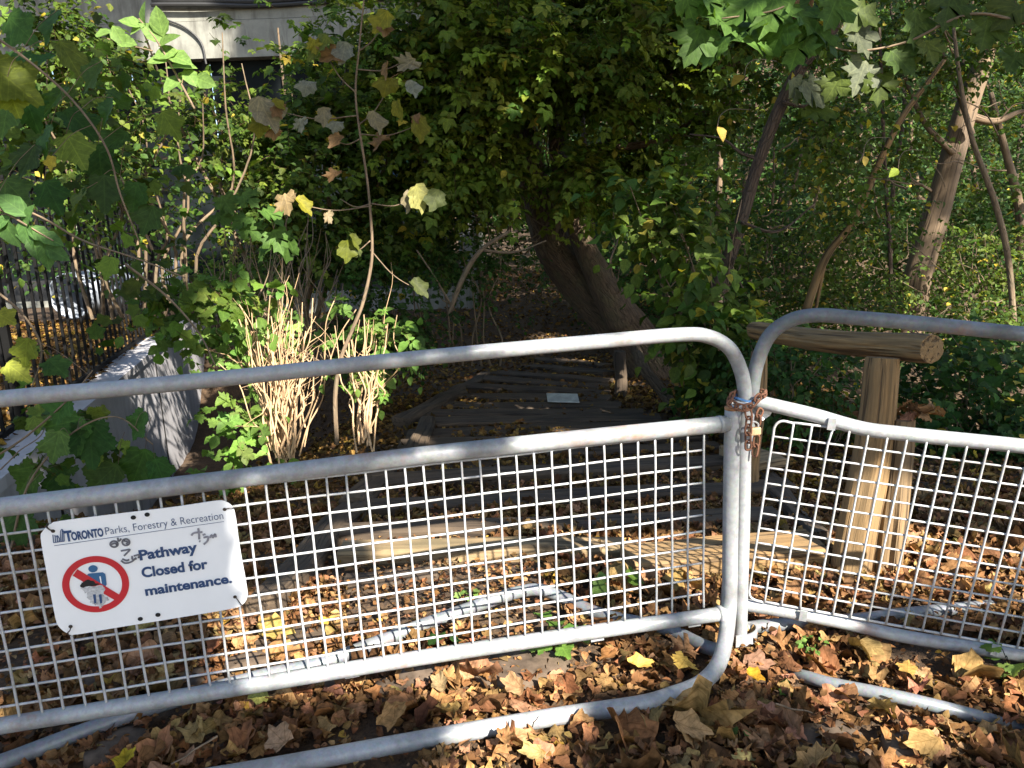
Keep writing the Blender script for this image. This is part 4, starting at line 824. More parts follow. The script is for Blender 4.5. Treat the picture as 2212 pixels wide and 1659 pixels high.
for i, (pts, y, w_, m, t) in enumerate([([(1548, 640), (1552, 480), (1556, 330), (1562, 200), (1570, 40)], 9.5, [13, 13, 12, 11, 9], M_PALE, 'thin pale trunk with dark scars just right of the leaning tree'),
        ([(1925, 680), (1922, 520), (1912, 380), (1905, 200), (1900, 60)], 8.0, [9, 9, 8, 7, 5], M_DARKB, 'thin dark straight stem just left of the pale trunk'), ([(2190, 700), (2178, 560), (2150, 440), (2100, 300), (2075, 180), (2060, 60)], 6.6, [13, 13, 12, 10, 8, 6], M_TWIG, 'brown crooked stem crossing in front of the pale trunk'),
        ([(2205, 560), (2200, 440), (2165, 300), (2140, 200)], 9.5, [18, 18, 14, 10], M_PALE, 'pale stem at the right edge of the view'), ([(1690, 620), (1700, 480), (1730, 340), (1760, 250)], 10.5, [7, 7, 6, 5], M_PALE, 'thin pale stem, left one of the leaning pair'), ([(1720, 640), (1740, 520), (1770, 400), (1800, 300)], 10.6, [7, 7, 6, 5], M_PALE, 'thin pale stem, right one of the leaning pair'),
        ([(1285, 600), (1278, 450), (1262, 300), (1250, 100)], 9.3, [12, 11, 10, 8], M_DARKB, 'thin dark stem behind the leaning tree fork'), ([(1640, 640), (1655, 560), (1670, 420), (1672, 300)], 9.8, [5, 5, 5, 4], M_PALE, 'very thin pale stem behind the slanting tree')]):
    tree('slender_tree', t, pts, y, w_, m, 10, .08, (), [(pts[-1][0], pts[-1][1] + 20, y + .1, 110, 80, .5, 60)], 'green', T_SI, .05, 20 + i, group='slender trees in the right-hand woods', thr=.42)

# --- box elder thicket behind and along the fence (left)
BX = thing('box_elder', 'leafy bushy tree in front of the concrete building', 'tree', P(640, 760, 7.6))
mb = MB()
for i, (a, b, r_) in enumerate([((640, 760, 7.6), (600, 60, 7.2), .035), ((660, 760, 7.6), (760, 90, 7.0), .03), ((620, 760, 7.6), (420, 160, 7.2), .03), ((660, 760, 7.7), (900, 160, 7.4), .03), ((610, 760, 7.5), (300, 40, 7.0), .025)]): branchy(mb, P(*a), P(*b), r_, .008, 30 + i, 6, 8, .06)
build_each(mb, 'trunk', M_TWIG, BX)
crown('crown', BX, [(620, 60, 7.4, 190, 55, .8, 130), (560, 240, 7.3, 190, 70, .8, 330), (760, 110, 7.2, 170, 100, .9, 420), (880, 60, 7.3, 150, 120, .9, 340), (820, 300, 7.4, 170, 90, .8, 300), (680, 360, 7.2, 180, 90, .8, 320), (480, 380, 7.1, 170, 90, .7, 300), (900, 450, 7.5, 130, 100, .7, 220), (640, 500, 7.1, 170, 80, .6, 250), (520, 90, 7.4, 70, 40, .5, 40)],
      [T_PI, T_ML], 'green', .10, 5, .38, droop=.25, thr=.46, fs=2.2, accent=(.02, YEL), nup=1.3)
LS = thing('left_shrub', 'dense narrow leaved shrub against the black fence', 'shrub', P(250, 700, 6.2))
mb = MB()
for i in range(12): branchy(mb, P(200 + i * 22, 690, 6.3), P(60 + i * 42, 60 + (i * 67) % 220, 6.0), .016, .004, 50 + i, 5, 6, .08)
build_each(mb, 'stem', M_TWIG, LS)
crown('foliage', LS, [(200, 230, 6.0, 240, 110, .7, 640), (330, 330, 6.1, 220, 90, .6, 620), (120, 110, 6.2, 170, 110, .7, 380), (280, 130, 6.2, 130, 60, .5, 160), (420, 270, 6.0, 130, 80, .5, 200), (60, 320, 6.0, 130, 90, .5, 220), (440, 500, 6.0, 150, 60, .4, 170), (600, 610, 6.0, 110, 60, .4, 90), (150, 440, 5.2, 160, 70, .4, 120), (560, 400, 6.3, 150, 90, .5, 200)],
      [T_OV, T_SI], 'green', .062, 6, .34, droop=.25, thr=.40, accent=(.02, YEL))
UM = thing('understory_shrub', 'dark shrub mass at the left foot of the leaning tree', 'shrub', P(900, 800, 7.4))
mb = MB()
for i in range(14): branchy(mb, P(820 + i * 20, 790, 7.5), P(780 + i * 22, 470 + (i * 53) % 160, 7.3), .012, .003, 80 + i, 5, 5, .1)
for pts_, w_ in (([(970, 680), (1000, 600), (1040, 540), (1100, 500)], [9, 12, 10, 7]), ([(1040, 540), (1110, 545), (1180, 520)], [7, 5, 3]), ([(975, 660), (940, 600), (900, 540)], [5, 4, 3])): stem(mb, pts_, 6.8, w_, 7, .1, 3)
build_each(mb, 'stem', M_TWIG, UM)
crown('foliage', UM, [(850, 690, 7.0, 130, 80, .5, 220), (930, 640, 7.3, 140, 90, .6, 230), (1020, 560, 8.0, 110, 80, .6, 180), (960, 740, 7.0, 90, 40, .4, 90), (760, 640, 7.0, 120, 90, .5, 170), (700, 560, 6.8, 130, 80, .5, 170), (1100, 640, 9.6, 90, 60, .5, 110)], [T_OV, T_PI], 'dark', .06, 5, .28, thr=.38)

# --- right bush with ovate leaves and low shrubs behind the right barrier
RB = thing('ovate_shrub', 'shrub with large ovate leaves right of the leaning trunk', 'shrub', P(1500, 900, 5.6))
mb = MB()
for i in range(12): branchy(mb, P(1520 + (i * 13) % 60, 850, 5.6), P(1360 + i * 22, 400 + (i * 71) % 250, 5.2), .010, .003, 130 + i, 5, 6, .06)
build_each(mb, 'stem', M_TWIG, RB)
crown('foliage', RB, [(1415, 440, 5.0, 80, 70, .4, 42), (1480, 520, 5.1, 100, 70, .4, 52), (1560, 720, 5.4, 110, 60, .5, 110), (1500, 660, 5.1, 60, 50, .3, 26), (1590, 620, 5.8, 90, 50, .4, 44), (1580, 830, 5.4, 50, 50, .4, 40)], T_OV, 'green', .10, 6, .34, droop=.3, thr=.33, accent=(.05, [(.42, .38, .05), (.34, .30, .06)]), nup=1.4)
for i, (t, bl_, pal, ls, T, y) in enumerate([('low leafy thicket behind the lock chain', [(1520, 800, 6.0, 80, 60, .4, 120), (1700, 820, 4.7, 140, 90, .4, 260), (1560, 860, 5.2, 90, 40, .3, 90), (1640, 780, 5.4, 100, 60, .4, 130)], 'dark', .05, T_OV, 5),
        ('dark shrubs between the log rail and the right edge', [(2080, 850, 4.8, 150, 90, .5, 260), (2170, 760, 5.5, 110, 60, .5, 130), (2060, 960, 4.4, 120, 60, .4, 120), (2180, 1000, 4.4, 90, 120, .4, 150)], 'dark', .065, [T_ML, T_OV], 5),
        ('pale speckled bush under the pale trunk', [(1830, 640, 8.0, 160, 50, .6, 260), (2080, 650, 8.2, 160, 70, .7, 240), (1700, 560, 8.4, 140, 80, .7, 260), (1960, 560, 8.8, 180, 80, .7, 260), (2120, 560, 7.6, 130, 70, .5, 160), (2000, 690, 6.5, 200, 40, .5, 160)], 'green', .05, T_OV, 8),
        ('low weeds behind the right mesh panel', [(2010, 1110, 3.9, 90, 60, .25, 60), (2120, 1080, 4.2, 80, 80, .3, 60), (1790, 960, 4.6, 90, 60, .3, 90)], 'green', .045, T_OV, 4)]):
    sh = thing('low_shrub', t, 'shrub', P(bl_[0][0], bl_[0][1] + 50, bl_[0][2])); mb = MB(); rr = np.random.default_rng(i)
    for b_ in bl_:
        for k in range(7): branchy(mb, P(b_[0] + rr.normal() * 20, b_[1] + b_[4], b_[2]), P(b_[0] + rr.normal() * b_[3] * .6, b_[1] - b_[4] * .8, b_[2]), .006, .002, k, 4, 4, .1)
    build_each(mb, 'stem', M_TWIG, sh); crown('foliage', sh, bl_, T, pal, ls, 5, .24, thr=.34, accent=(.04, YEL))
#@@PART3
# ------------------------------------------------------------------ near plants
NM = M[:, 2] * -1.0                             # towards the camera
def bigleaf(mb_parts, u, v, y, size_px, col, ang=None, T=None, face=.7, seed=0):
    r = np.random.default_rng(int(u * 7 + v * 13 + seed)); s = size_px * px(y)
    ang = r.uniform(-.9, .9) if ang is None else ang
    yd = np.array([math.sin(ang), .0, -math.cos(ang)]) + r.normal(size=3) * .15 + M[:, 2] * -.25
    nm = NM * face + np.array([.1, -.2, .8]) * (1 - face * .5) + r.normal(size=3) * .22
    c0 = P(u, v, y); yd = yd / np.linalg.norm(yd); pos = c0 - yd * s * .45
    Tt = T if T is not None else T_GR[r.integers(0, 3)]
    mb_parts.append(leaves(pos[None], yd[None], nm[None], np.array([s]), np.array([col]) * (1 + r.normal() * .12), Tt)); return pos
GV = thing('grape_vine', 'broad leaved vine hanging over the left end of the barrier', 'vine', P(150, 1100, 3.3))
mb = MB(); parts = []
vs = [[(-30, 420), (90, 470), (180, 520), (300, 560), (400, 600)], [(-40, 60), (60, 130), (160, 220), (230, 320), (260, 420), (300, 520)], [(-30, 1000), (60, 940), (150, 860), (200, 800)], [(20, 1200), (60, 1050), (150, 940), (250, 900), (330, 960)], [(270, 570), (360, 640), (430, 720), (470, 800)], [(330, 540), (290, 450), (260, 380)], [(-20, 620), (50, 680), (90, 760), (60, 860)]]
VS = np.concatenate([stem(mb, pts_, 2.95 + .05 * i, [6, 5, 4, 3], 6, .1, i) for i, pts_ in enumerate(vs)])
BASE = []
gl_ = [(40, 60, 100), (110, 50, 90), (30, 140, 110), (90, 130, 80), (150, 120, 90), (200, 160, 90), (60, 230, 110), (120, 210, 90), (170, 260, 100), (230, 240, 90), (250, 300, 80), (100, 300, 90), (160, 320, 95), (215, 350, 100), (60, 340, 90), (30, 410, 90), (110, 420, 90), (225, 410, 95), (290, 420, 80),
       (330, 560, 85), (400, 590, 95), (290, 600, 75), (250, 555, 80), (60, 650, 80), (120, 630, 70), (130, 870, 100), (150, 935, 130), (90, 905, 80), (195, 950, 130), (300, 915, 90), (330, 735, 80), (370, 740, 70), (290, 745, 60), (300, 1005, 110), (60, 1030, 110), (130, 1040, 110), (225, 1030, 110), (345, 1015, 80), (450, 700, 90), (480, 680, 80), (20, 590, 70), (120, 960, 90), (280, 560, 100), (110, 560, 60), (350, 620, 80),
       (170, 430, 80), (10, 250, 90), (350, 660, 70), (390, 690, 70), (40, 1130, 120), (90, 1230, 130), (160, 1150, 120), (30, 1330, 110), (120, 790, 80), (320, 470, 80)]
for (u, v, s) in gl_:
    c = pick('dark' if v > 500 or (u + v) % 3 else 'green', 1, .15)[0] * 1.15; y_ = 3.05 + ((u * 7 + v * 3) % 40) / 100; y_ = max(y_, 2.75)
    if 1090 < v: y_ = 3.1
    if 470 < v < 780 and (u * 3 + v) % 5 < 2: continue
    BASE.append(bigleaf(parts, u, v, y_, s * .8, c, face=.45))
for (u, v, s, c) in [(55, 755, 60, (.2, .25, .03)), (35, 800, 60, (.30, .34, .05)), (110, 350, 30, (.4, .32, .04)), (20, 170, 110, (.14, .18, .02)), (25, 210, 70, (.16, .2, .02)), (10, 685, 50, (.28, .3, .04)), (235, 575, 50, (.12, .2, .03)), (30, 505, 45, (.2, .25, .04)), (365, 265, 60, (.10, .15, .02))]: BASE.append(bigleaf(parts, u, v, 3.0, s, np.array(c)))
for b_ in BASE:
    d_ = np.linalg.norm(VS - b_, axis=1); k_ = VS[d_.argmin()]; e_ = k_ if d_.min() < .3 else b_ + np.array([.03, .04, .14]); mb.tube(cr([b_, (b_ + e_) / 2 + [0, 0, .02], e_], 4), .0012, 5)
build_each(mb, 'stem', M_TWIG, GV)
leaf_obj('leaves', parts, M_LEAF, GV)
crown('small_leaves', GV, [(120, 190, 3.9, 150, 160, .3, 46), (60, 380, 3.7, 110, 90, .3, 22), (260, 420, 4.0, 120, 90, .3, 26), (330, 600, 4.2, 120, 50, .3, 22), (420, 640, 4.3, 130, 60, .3, 36), (330, 720, 4.2, 90, 40, .2, 12), (150, 800, 3.8, 130, 60, .2, 10), (120, 950, 3.3, 120, 60, .15, 16), (60, 1180, 3.2, 100, 90, .1, 14)], T_GR, 'green', .075, 3, .2, thr=.3, nup=.8)
# pointed leaflets, lit from the right at the far left edge
AS = thing('pointed_leaf_sprig', 'drooping sprig of pointed leaves at the far left, partly sunlit', 'sprig', P(20, 470, 2.9)); parts = []; mb = MB(); stem(mb, [(-40, 430), (30, 470), (80, 500), (115, 520)], 2.9, [5, 4, 3], 6); mb.build('stem', M_TWIG, AS, True)
for (u, v, s, a) in [(30, 445, 75, -2.4), (60, 470, 60, 2.6), (20, 500, 70, .3), (55, 500, 70, .1), (85, 505, 60, 1.0), (75, 530, 60, .3), (105, 515, 60, 1.1), (120, 545, 60, .9), (100, 550, 60, .2), (5, 480, 50, -.6)]: bigleaf(parts, u, v, 2.9, s, np.array((.075, .16, .045)), a, ovate(.3, .1, .12))
leaf_obj('leaves', parts, M_LEAF, AS)
SG2 = thing('pale_leaf_sprig', 'bright sunlit sprig of pale green leaves before the concrete band', 'sprig', P(400, 200, 5.0)); parts = []; mb = MB(); stem(mb, [(420, 235), (380, 160), (340, 90), (300, 40)], 5.0, [5, 4, 3], 6); stem(mb, [(330, 110), (270, 95), (220, 80)], 5.0, [3, 2], 5); mb.build('stem', M_TWIG, SG2, True)
for (u, v, s, a) in [(312, 35, 45, 2.9), (345, 50, 50, 3.0), (330, 72, 45, -2.5), (362, 88, 45, 2.0), (360, 115, 45, -1.2), (385, 125, 50, 1.4), (345, 130, 40, -1.4), (395, 145, 55, -1.6), (410, 165, 40, .5), (440, 175, 45, 1.4), (225, 72, 35, -1.2), (255, 75, 40, .6), (270, 90, 40, 1.2), (285, 50, 40, -1.8), (300, 60, 35, -1.2), (375, 180, 45, -1.0)]: bigleaf(parts, u, v, 5.0, s * 1.15, np.array((.16, .27, .07)), a, ovate(.34, .12, .1))
leaf_obj('leaves', parts, M_LEAF, SG2)
# maple sapling with spotted yellow and white leaves
MS = thing('spotted_maple_sapling', 'slender maple sapling bearing yellow, pink and whitish spotted leaves', 'sapling', G(720, 960)); mb = MB()
stem(mb, [(728, 960), (724, 860), (735, 780), (760, 715), (785, 650), (803, 560), (801, 470), (792, 380), (778, 290), (768, 200), (776, 100), (788, -20)], 4.2, [10, 10, 9, 8, 7, 6, 5, 5, 4, 4, 3], 8, .06); mb.build('trunk', M_TWIG, MS, True)
for a_, b_ in [((803, 440), (900, 425)), ((802, 440), (735, 430)), ((803, 445), (640, 440)), ((775, 270), (840, 190)), ((775, 290), (905, 270)), ((770, 250), (600, 240)), ((769, 200), (700, 110)), ((776, 110), (835, 40)), ((778, 300), (720, 300)), ((800, 540), (900, 625)), ((800, 520), (745, 540)), ((772, 150), (880, 130)), ((735, 780), (660, 760))]:
    mb = MB(); m_ = ((a_[0] + b_[0]) / 2, (a_[1] + b_[1]) / 2 + 12); stem(mb, [a_, m_, b_], 4.2, [3.2, 2.4, 1.6], 5); mb.build('twig', M_TWIG, MS, True)
parts = []; DM = [(V_ * np.array([1, 1, .6]) + [0, .45, 0], a_, b_, c_) for V_, a_, b_, c_ in (dried(0), dried(3), dried(6), dried(9))]
WP = (.44, .38, .26); PK = (.40, .24, .12); YY = (.38, .36, .04); YG_ = (.22, .26, .04); OL = (.16, .2, .07); WT = (.40, .42, .36)
for (u, v, s, c) in [(690, 100, 60, YG_), (715, 125, 55, PK), (742, 112, 45, WT), (575, 243, 80, WP), (835, 180, 55, YY), (825, 45, 50, YY), (832, 62, 35, PK), (880, 140, 50, WP), (812, 262, 50, WP), (662, 185, 45, WT), (862, 235, 42, YY), (906, 275, 55, YY), (892, 190, 38, WT), (905, 425, 60, (.5, .5, .18)), (885, 432, 45, (.55, .48, .3)), (940, 430, 48, OL), (620, 440, 55, (.4, .3, .16)), (655, 442, 45, YY), (726, 303, 38, PK), (822, 310, 50, PK), (710, 470, 30, (.5, .4, .25)), (750, 540, 48, YG_), (765, 520, 35, YG_), (700, 250, 38, WP), (905, 620, 48, OL), (600, 235, 40, PK), (560, 270, 45, YY), (590, 285, 35, PK), (725, 270, 36, WT), (835, 150, 35, PK), (680, 100, 40, YY), (650, 270, 35, WT), (900, 255, 30, PK), (770, 545, 30, OL), (720, 380, 36, PK), (600, 225, 30, YY)]:
    bigleaf(parts, u, v, 4.15, s * 1.05, np.array(c) * .5, (u * 7 % 11 - 5) * .12, DM[(u + v) % 4], .45)
for (u, v, s) in [(545, 500, 60), (600, 520, 60), (520, 480, 50), (570, 545, 50), (620, 540, 55), (490, 440, 50), (540, 430, 50), (590, 465, 60), (480, 470, 50)]: bigleaf(parts, u, v, 4.3, s, np.array((.07, .14, .03)), None, T_MA[(u + v) % 3], .4)
leaf_obj('leaves', parts, M_LEAF, MS)
# cut shrub: bundle of pale canes with green sprouts
def canes(t, label, pos, n, spread, hpx, base_v, y, seed):
    th = thing(t, label, 'shrub', P(pos, base_v, y)); rr = np.random.default_rng(seed)
    for i in range(n):
        u0 = pos + rr.normal() * spread * .30; u1 = u0 + (u0 - pos) * 1.3 + rr.normal() * spread * .75; v1 = base_v - hpx * rr.uniform(.55, 1.1); yy0 = y + rr.normal() * .08; mb = MB()
        a = P(u0, base_v + rr.uniform(-30, 60), yy0); b = P(u1, v1, yy0 + rr.normal() * .12); pth = branchy(mb, a, b, rr.uniform(.0045, .009), rr.uniform(.002, .004), i, 6, 6, .06)
        for _ in range(rr.integers(0, 4)):
            k = pth[int(len(pth) * rr.uniform(.3, .85))]; d = (b - a) / np.linalg.norm(b - a) + rr.normal(size=3) * .6; branchy(mb, k, k + d * rr.uniform(.06, .26), .0028, .001, i, 4, 5, .15)
        mb.build('cane', M_CANE, th, True)
    return th
C1 = canes('cut_shrub', 'shrub cut back to a fan of pale sunlit canes by the wall', 620, 50, 66, 290, 950, 4.35, 1)
C2 = canes('cut_shrub', 'smaller bundle of cut pale canes right of the sapling', 788, 22, 42, 230, 920, 4.4, 2)
mb = MB(); rr = np.random.default_rng(9)
for k in range(90):
    u = 450 + rr.uniform(0, 260); v = 560 + rr.uniform(0, 160); a = P(u, v + 90, 5.0 + rr.uniform(-.2, .5)); b = P(u + rr.normal() * 40, v - rr.uniform(20, 140), 5.0 + rr.uniform(-.2, .5)); branchy(mb, a, b, .005, .002, k, 4, 4, .08)
build_each(mb, 'old_stem', M_TWIG, C1)
crown('foliage', C1, [(500, 900, 4.3, 55, 50, .2, 14), (520, 960, 4.2, 55, 60, .2, 20), (480, 800, 4.4, 60, 40, .2, 12), (640, 770, 4.6, 60, 40, .2, 6), (520, 1010, 4.1, 60, 30, .15, 10), (470, 690, 4.5, 110, 50, .25, 44), (560, 730, 4.7, 110, 50, .2, 24), (690, 700, 4.8, 60, 50, .2, 16), (500, 640, 4.3, 110, 45, .2, 26), (390, 700, 4.4, 60, 50, .2, 14)], [T_MA[0], T_OV], 'lime', .075, 4, .2, thr=.2)
crown('foliage', C2, [(815, 740, 4.5, 60, 60, .2, 26), (850, 830, 4.5, 40, 40, .15, 10), (860, 720, 4.6, 50, 50, .2, 14), (770, 770, 4.5, 40, 40, .15, 8)], [T_PI, T_OV], 'lime', .075, 4, .18, thr=.2)
# overhanging maple branch, top right
OB = thing('maple_branch', 'blurred green maple branch hanging in from the top right', 'branch', P(1600, -60, 2.9)); mb = MB(); stem(mb, [(1900, -120), (1780, -40), (1680, 20), (1560, 40)], 2.9, [8, 6, 4, 3], 6); stem(mb, [(2250, 60), (2100, 30), (1960, 90), (1850, 110), (1770, 95)], 4.0, [7, 6, 5, 4, 3], 6); mb.build('stem', M_TWIG, OB, True)
parts = []
for (u, v, s) in [(1500, 95, 90), (1540, 110, 80), (1560, 40, 100), (1610, 60, 100), (1600, 20, 90), (1660, 30, 100), (1640, 90, 90), (1680, 80, 90), (1540, 10, 80), (1740, 40, 90), (1720, 110, 80), (1760, 80, 80), (1490, 15, 60), (1800, 20, 90), (1790, 90, 70)]: bigleaf(parts, u, v, 2.9 + (u % 5) * .04, s, np.array((.085, .17, .035)), None, T_MA[u % 3], .5)
for (u, v, s, c) in [(1860, 85, 80, (.12, .14, .09)), (1760, 200, 75, (.15, .17, .11)), (1720, 195, 60, (.15, .17, .11)), (1860, 165, 80, (.13, .15, .1)), (1770, 240, 70, (.08, .12, .02)), (1800, 190, 60, (.10, .14, .03)), (1900, 190, 70, (.08, .12, .02)), (1950, 130, 80, (.07, .12, .03)), (1980, 60, 80, (.07, .12, .03)), (1690, 105, 40, (.3, .24, .05)), (1850, 30, 80, (.09, .13, .03)), (2050, 20, 90, (.07, .12, .03)), (2130, 70, 80, (.08, .13, .03)), (2180, 30, 90, (.10, .13, .03)), (2190, 130, 60, (.07, .12, .03)), (2010, 110, 60, (.12, .16, .04))]: bigleaf(parts, u, v, 4.0, s, np.array(c), None, T_MA[u % 3], .5)
leaf_obj('leaves', parts, M_LEAF, OB)
parts = []; rr = np.random.default_rng(4)
for k in range(12): bigleaf(parts, 1715 + rr.normal() * 14, 40 + rr.normal() * 26, 2.95, 46, np.array((.45, .24, .13)), rr.normal() * .35, ovate(.2, .1, .1), .8, k)
leaf_obj('seed_keys', parts, M_DRY, OB)
# individual yellow leaves hanging in the right bushes
for (u, v, s, c, t) in [(1557, 287, 34, (.75, .55, .12), 'single bright yellow leaf hanging before the slanting tree'), (1932, 372, 26, (.45, .6, .08), 'single lit lime leaf left of the pale trunk'), (1868, 347, 22, (.7, .55, .15), 'small yellow leaf hanging between the thin stems'), (1595, 172, 34, (.5, .35, .04), 'yellow leaf under the overhanging maple branch')]:
    parts = []; pb_ = bigleaf(parts, u, v, 5.0, s, np.array(c) * .62, None, T_OV, .9); o = leaf_obj('hanging_leaf', parts, M_LEAF); tag(o, t, 'leaf')
    mb = MB(); mb.tube(cr([pb_, pb_ + [.03, .05, .07], pb_ + [.12, .15, .12], pb_ + [.3, .3, .13]], 4), [.0022] * 13, 5); mb.build('stalk', M_TWIG, o, True)
parts = []; bigleaf(parts, 1855, 1213, 2.6, 30, np.array((.75, .45, .2)), .3, T_DR[2], .9); tag(leaf_obj('caught_leaf', parts, M_DRY), 'small curled tan leaf caught on the right mesh', 'leaf')
# ground seedlings
for (u, v, s, n, pal, t) in [(1200, 1412, 52, 9, 'lime', 'green seedling in front of the bottom rail, right of the bare stones'), (1340, 1315, 46, 6, 'lime', 'broad leaved seedling seen through the mesh near the post'), (1755, 1430, 26, 26, 'lime', 'round clump of small leaves right of the post foot'), (2190, 1480, 50, 10, 'lime', 'weed with toothed leaves at the right edge'), (1710, 1520, 22, 6, 'green', 'tiny weed left of the bottom slab'), (875, 1470, 18, 6, 'lime', 'thin pale sprout beside the bare stone'), (1010, 1315, 18, 8, 'lime', 'tiny weed by the lying tube behind the mesh'), (975, 1440, 36, 4, 'dark', 'dark ivy seedling on the bare stones'), (1600, 1625, 18, 5, 'green', 'tiny weed at the bottom centre right')]:
    g = G(u, v, .0); th = thing('seedling', t, 'seedling', g); parts = []; rr = np.random.default_rng(u); mb = MB()
    y_ = g[1]; sz = s * px(y_)
    for k in range(n):
        a = rr.uniform(0, 6.28); h = rr.uniform(.4, 1.3) * sz; p = g + np.array([math.cos(a) * sz * rr.uniform(.3, 1.1), math.sin(a) * sz * .8, h + .03]); mb.tube([g, (g + p) / 2 + [0, 0, .01], p], .0012, 4)
        parts.append(leaves(p[None], np.array([[math.cos(a), math.sin(a), -.1]]), (np.array([0, -.3, 1]) + rr.normal(size=3) * .25)[None], np.array([sz * (.9 if n < 12 else .6)]), pick(pal, 1), T_GR[k % 3] if n < 12 else T_OV))
    mb.build('stem', M_LEAF, th); leaf_obj('leaves', parts, M_LEAF, th)
mb = None
# conspicuous fallen leaves, each its own thing
BIG = [(1382, 1432, 62, (.62, .40, .10), 'bright yellow orange fallen leaf left of the post foot'), (1475, 1432, 62, (.60, .40, .10), 'yellow fallen leaf just left of the curved foot tube'), (1630, 1457, 48, (.55, .30, .03), 'orange yellow leaf right of the curved foot tube'),
       (1880, 1395, 60, (.34, .24, .10), 'tan fallen leaf below the right barrier rail'), (850, 1545, 95, (.36, .21, .09), 'large veined tan maple leaf near the bottom centre'), (950, 1475, 62, (.34, .25, .14), 'pale brown leaf on the bare stones'), (1110, 1480, 70, (.36, .22, .12), 'broad pale leaf under the seedling'), (600, 1590, 85, (.38, .24, .15), 'large pinkish tan leaf in the lower left'),
       (1490, 1568, 95, (.38, .24, .12), 'large tan leaf at bottom centre right of the ground tube'), (590, 1360, 90, (.34, .25, .08), 'wide yellowish leaf behind the mesh below the sign'), (270, 1640, 75, (.45, .34, .03), 'yellow green leaf at the bottom left edge'), (1150, 1625, 62, (.36, .27, .12), 'pale leaf at the very bottom centre'), (2000, 1600, 90, (.34, .22, .09), 'large brown leaf cluster at bottom right'), (1345, 1240, 70, (.40, .28, .12), 'broad leaf on the step behind the mesh'), (1455, 1250, 60, (.33, .22, .08), 'olive leaf beside the step end'), (1090, 1590, 60, (.36, .20, .09), 'curled russet leaf by the ground tube'), (1960, 1440, 55, (.42, .27, .08), 'orange leaf in the litter at right'), (300, 1345, 80, (.34, .25, .08), 'yellowish leaf seen through the mesh under the sign'), (560, 1500, 60, (.36, .36, .10), 'yellow green leaf beneath the left rail')]
for (u, v, s, c, t) in BIG:
    g = G(u, v, .075); r = np.random.default_rng(u + v); nm = np.array([r.normal() * .2, -.45, 1.]); a = r.uniform(0, 6.28); T = T_DR[[1, 3, 5, 7][u % 4]]; T = (T[0] * np.array([1, 1, .45]), T[1], T[2], T[3])
    parts = [leaves(g[None], np.array([[math.cos(a), math.sin(a), 0.]]), nm[None], np.array([s * px(g[1]) * 1.05]), np.array([c]), T)]; tag(leaf_obj('fallen_leaf', parts, M_DRY), t, 'fallen leaf', 'conspicuous fallen leaves')
# twigs on the litter
for (a_, b_, t) in [((470, 1590), (370, 1650), 'thin dead twig in the leaves at the lower left'), ((1675, 1520), (1755, 1540), 'thin reddish twig in the leaves at lower right'), ((0, 1015), (98, 925), 'bare stick poking up at the left edge')]:
    mb = MB(); branchy(mb, G(*a_, .09) if a_[1] > 1100 else P(*a_, 2.9), G(*b_, .07) if b_[1] > 1100 else P(*b_, 3.1), .003, .002, 3, 5, 5, .04); tag(mb.build('dead_twig', M_TWIG, None, True), t, 'twig')

# ------------------------------------------------------------------ far woods
parts = []
def wood(n, u0, u1, v0, v1, y0, y1, ls, pal, thr=.36, fs=.9):
    u = rng.uniform(u0, u1, n); v = rng.uniform(v0, v1, n); y = rng.uniform(y0, y1, n)
    p = np.array([P(a, b, c) for a, b, c in zip(u, v, y)]); p = p[(noise3(p * fs) > thr) & gapkeep(p)]; d = rdir(len(p)); d[:, 2] = np.abs(d[:, 2]) * .3
    return twigs(p, d, .45, 5, ls, [T_OV, T_SI], pal, droop=.3, twig_r=.003, accent=(.03, YEL), nup=1.0)
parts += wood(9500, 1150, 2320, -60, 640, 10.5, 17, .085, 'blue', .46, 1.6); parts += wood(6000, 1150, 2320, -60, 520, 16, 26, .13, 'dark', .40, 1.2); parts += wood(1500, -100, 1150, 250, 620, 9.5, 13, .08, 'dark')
parts += wood(5200, 1250, 2320, 440, 790, 9.0, 14, .075, 'dark', .36, 1.6); parts += wood(1200, 900, 1400, 100, 560, 11, 16, .085, 'green')
tag(leaf_obj('woodland_foliage', parts, M_LEAF), 'far dappled woodland foliage filling the ravine behind the trees', 'woodland', kind='stuff')
parts = []
for n, y0_, y1_, ls in ((14000, 26, 40, .34),):
    x = rng.uniform(-34, 44, n); y = rng.uniform(y0_, y1_, n); z = rng.uniform(-2, 20, n); p = np.stack([x, y, z], 1); parts += twigs(p, rdir(n), .9, 5, ls, T_SI, 'dark', twig_r=0)
tag(leaf_obj('woodland_foliage', parts, M_LEAF), 'darkest distant mass of forest foliage', 'woodland', kind='stuff')
for i in range(14):
    rr = np.random.default_rng(200 + i); u = [1340, 1420, 1500, 1610, 1680, 1770, 1830, 1950, 2010, 2120, 2200, 1230, 1050, 2260][i]; y = rr.uniform(11, 18); t = thing('woodland_tree', 'trunk among the far woods, %s' % ['behind the leaning fork', 'behind the dark limbs', 'left of the thin pale trunk', 'right of the thin pale trunk', 'behind the slanting tree', 'between the leaning pair and the elbow', 'above the elbow sapling', 'just left of the pale trunk', 'hidden by the pale trunk', 'right of the pale trunk', 'near the right edge', 'between the two stems of the leaning tree', 'left of the leaning tree', 'beyond the right edge'][i], 'tree', P(u, 700, y), 'trees in the far woods')
    mb = MB(); stem(mb, [(u, 720), (u + rr.normal() * 15, 450), (u + rr.normal() * 30, 200), (u + rr.normal() * 50, -60)], y, [rr.uniform(8, 20), 10, 8, 6], 8, .08, i); mb.build('trunk', [M_PALE, M_DARKB, M_TWIG][i % 3], t, True)
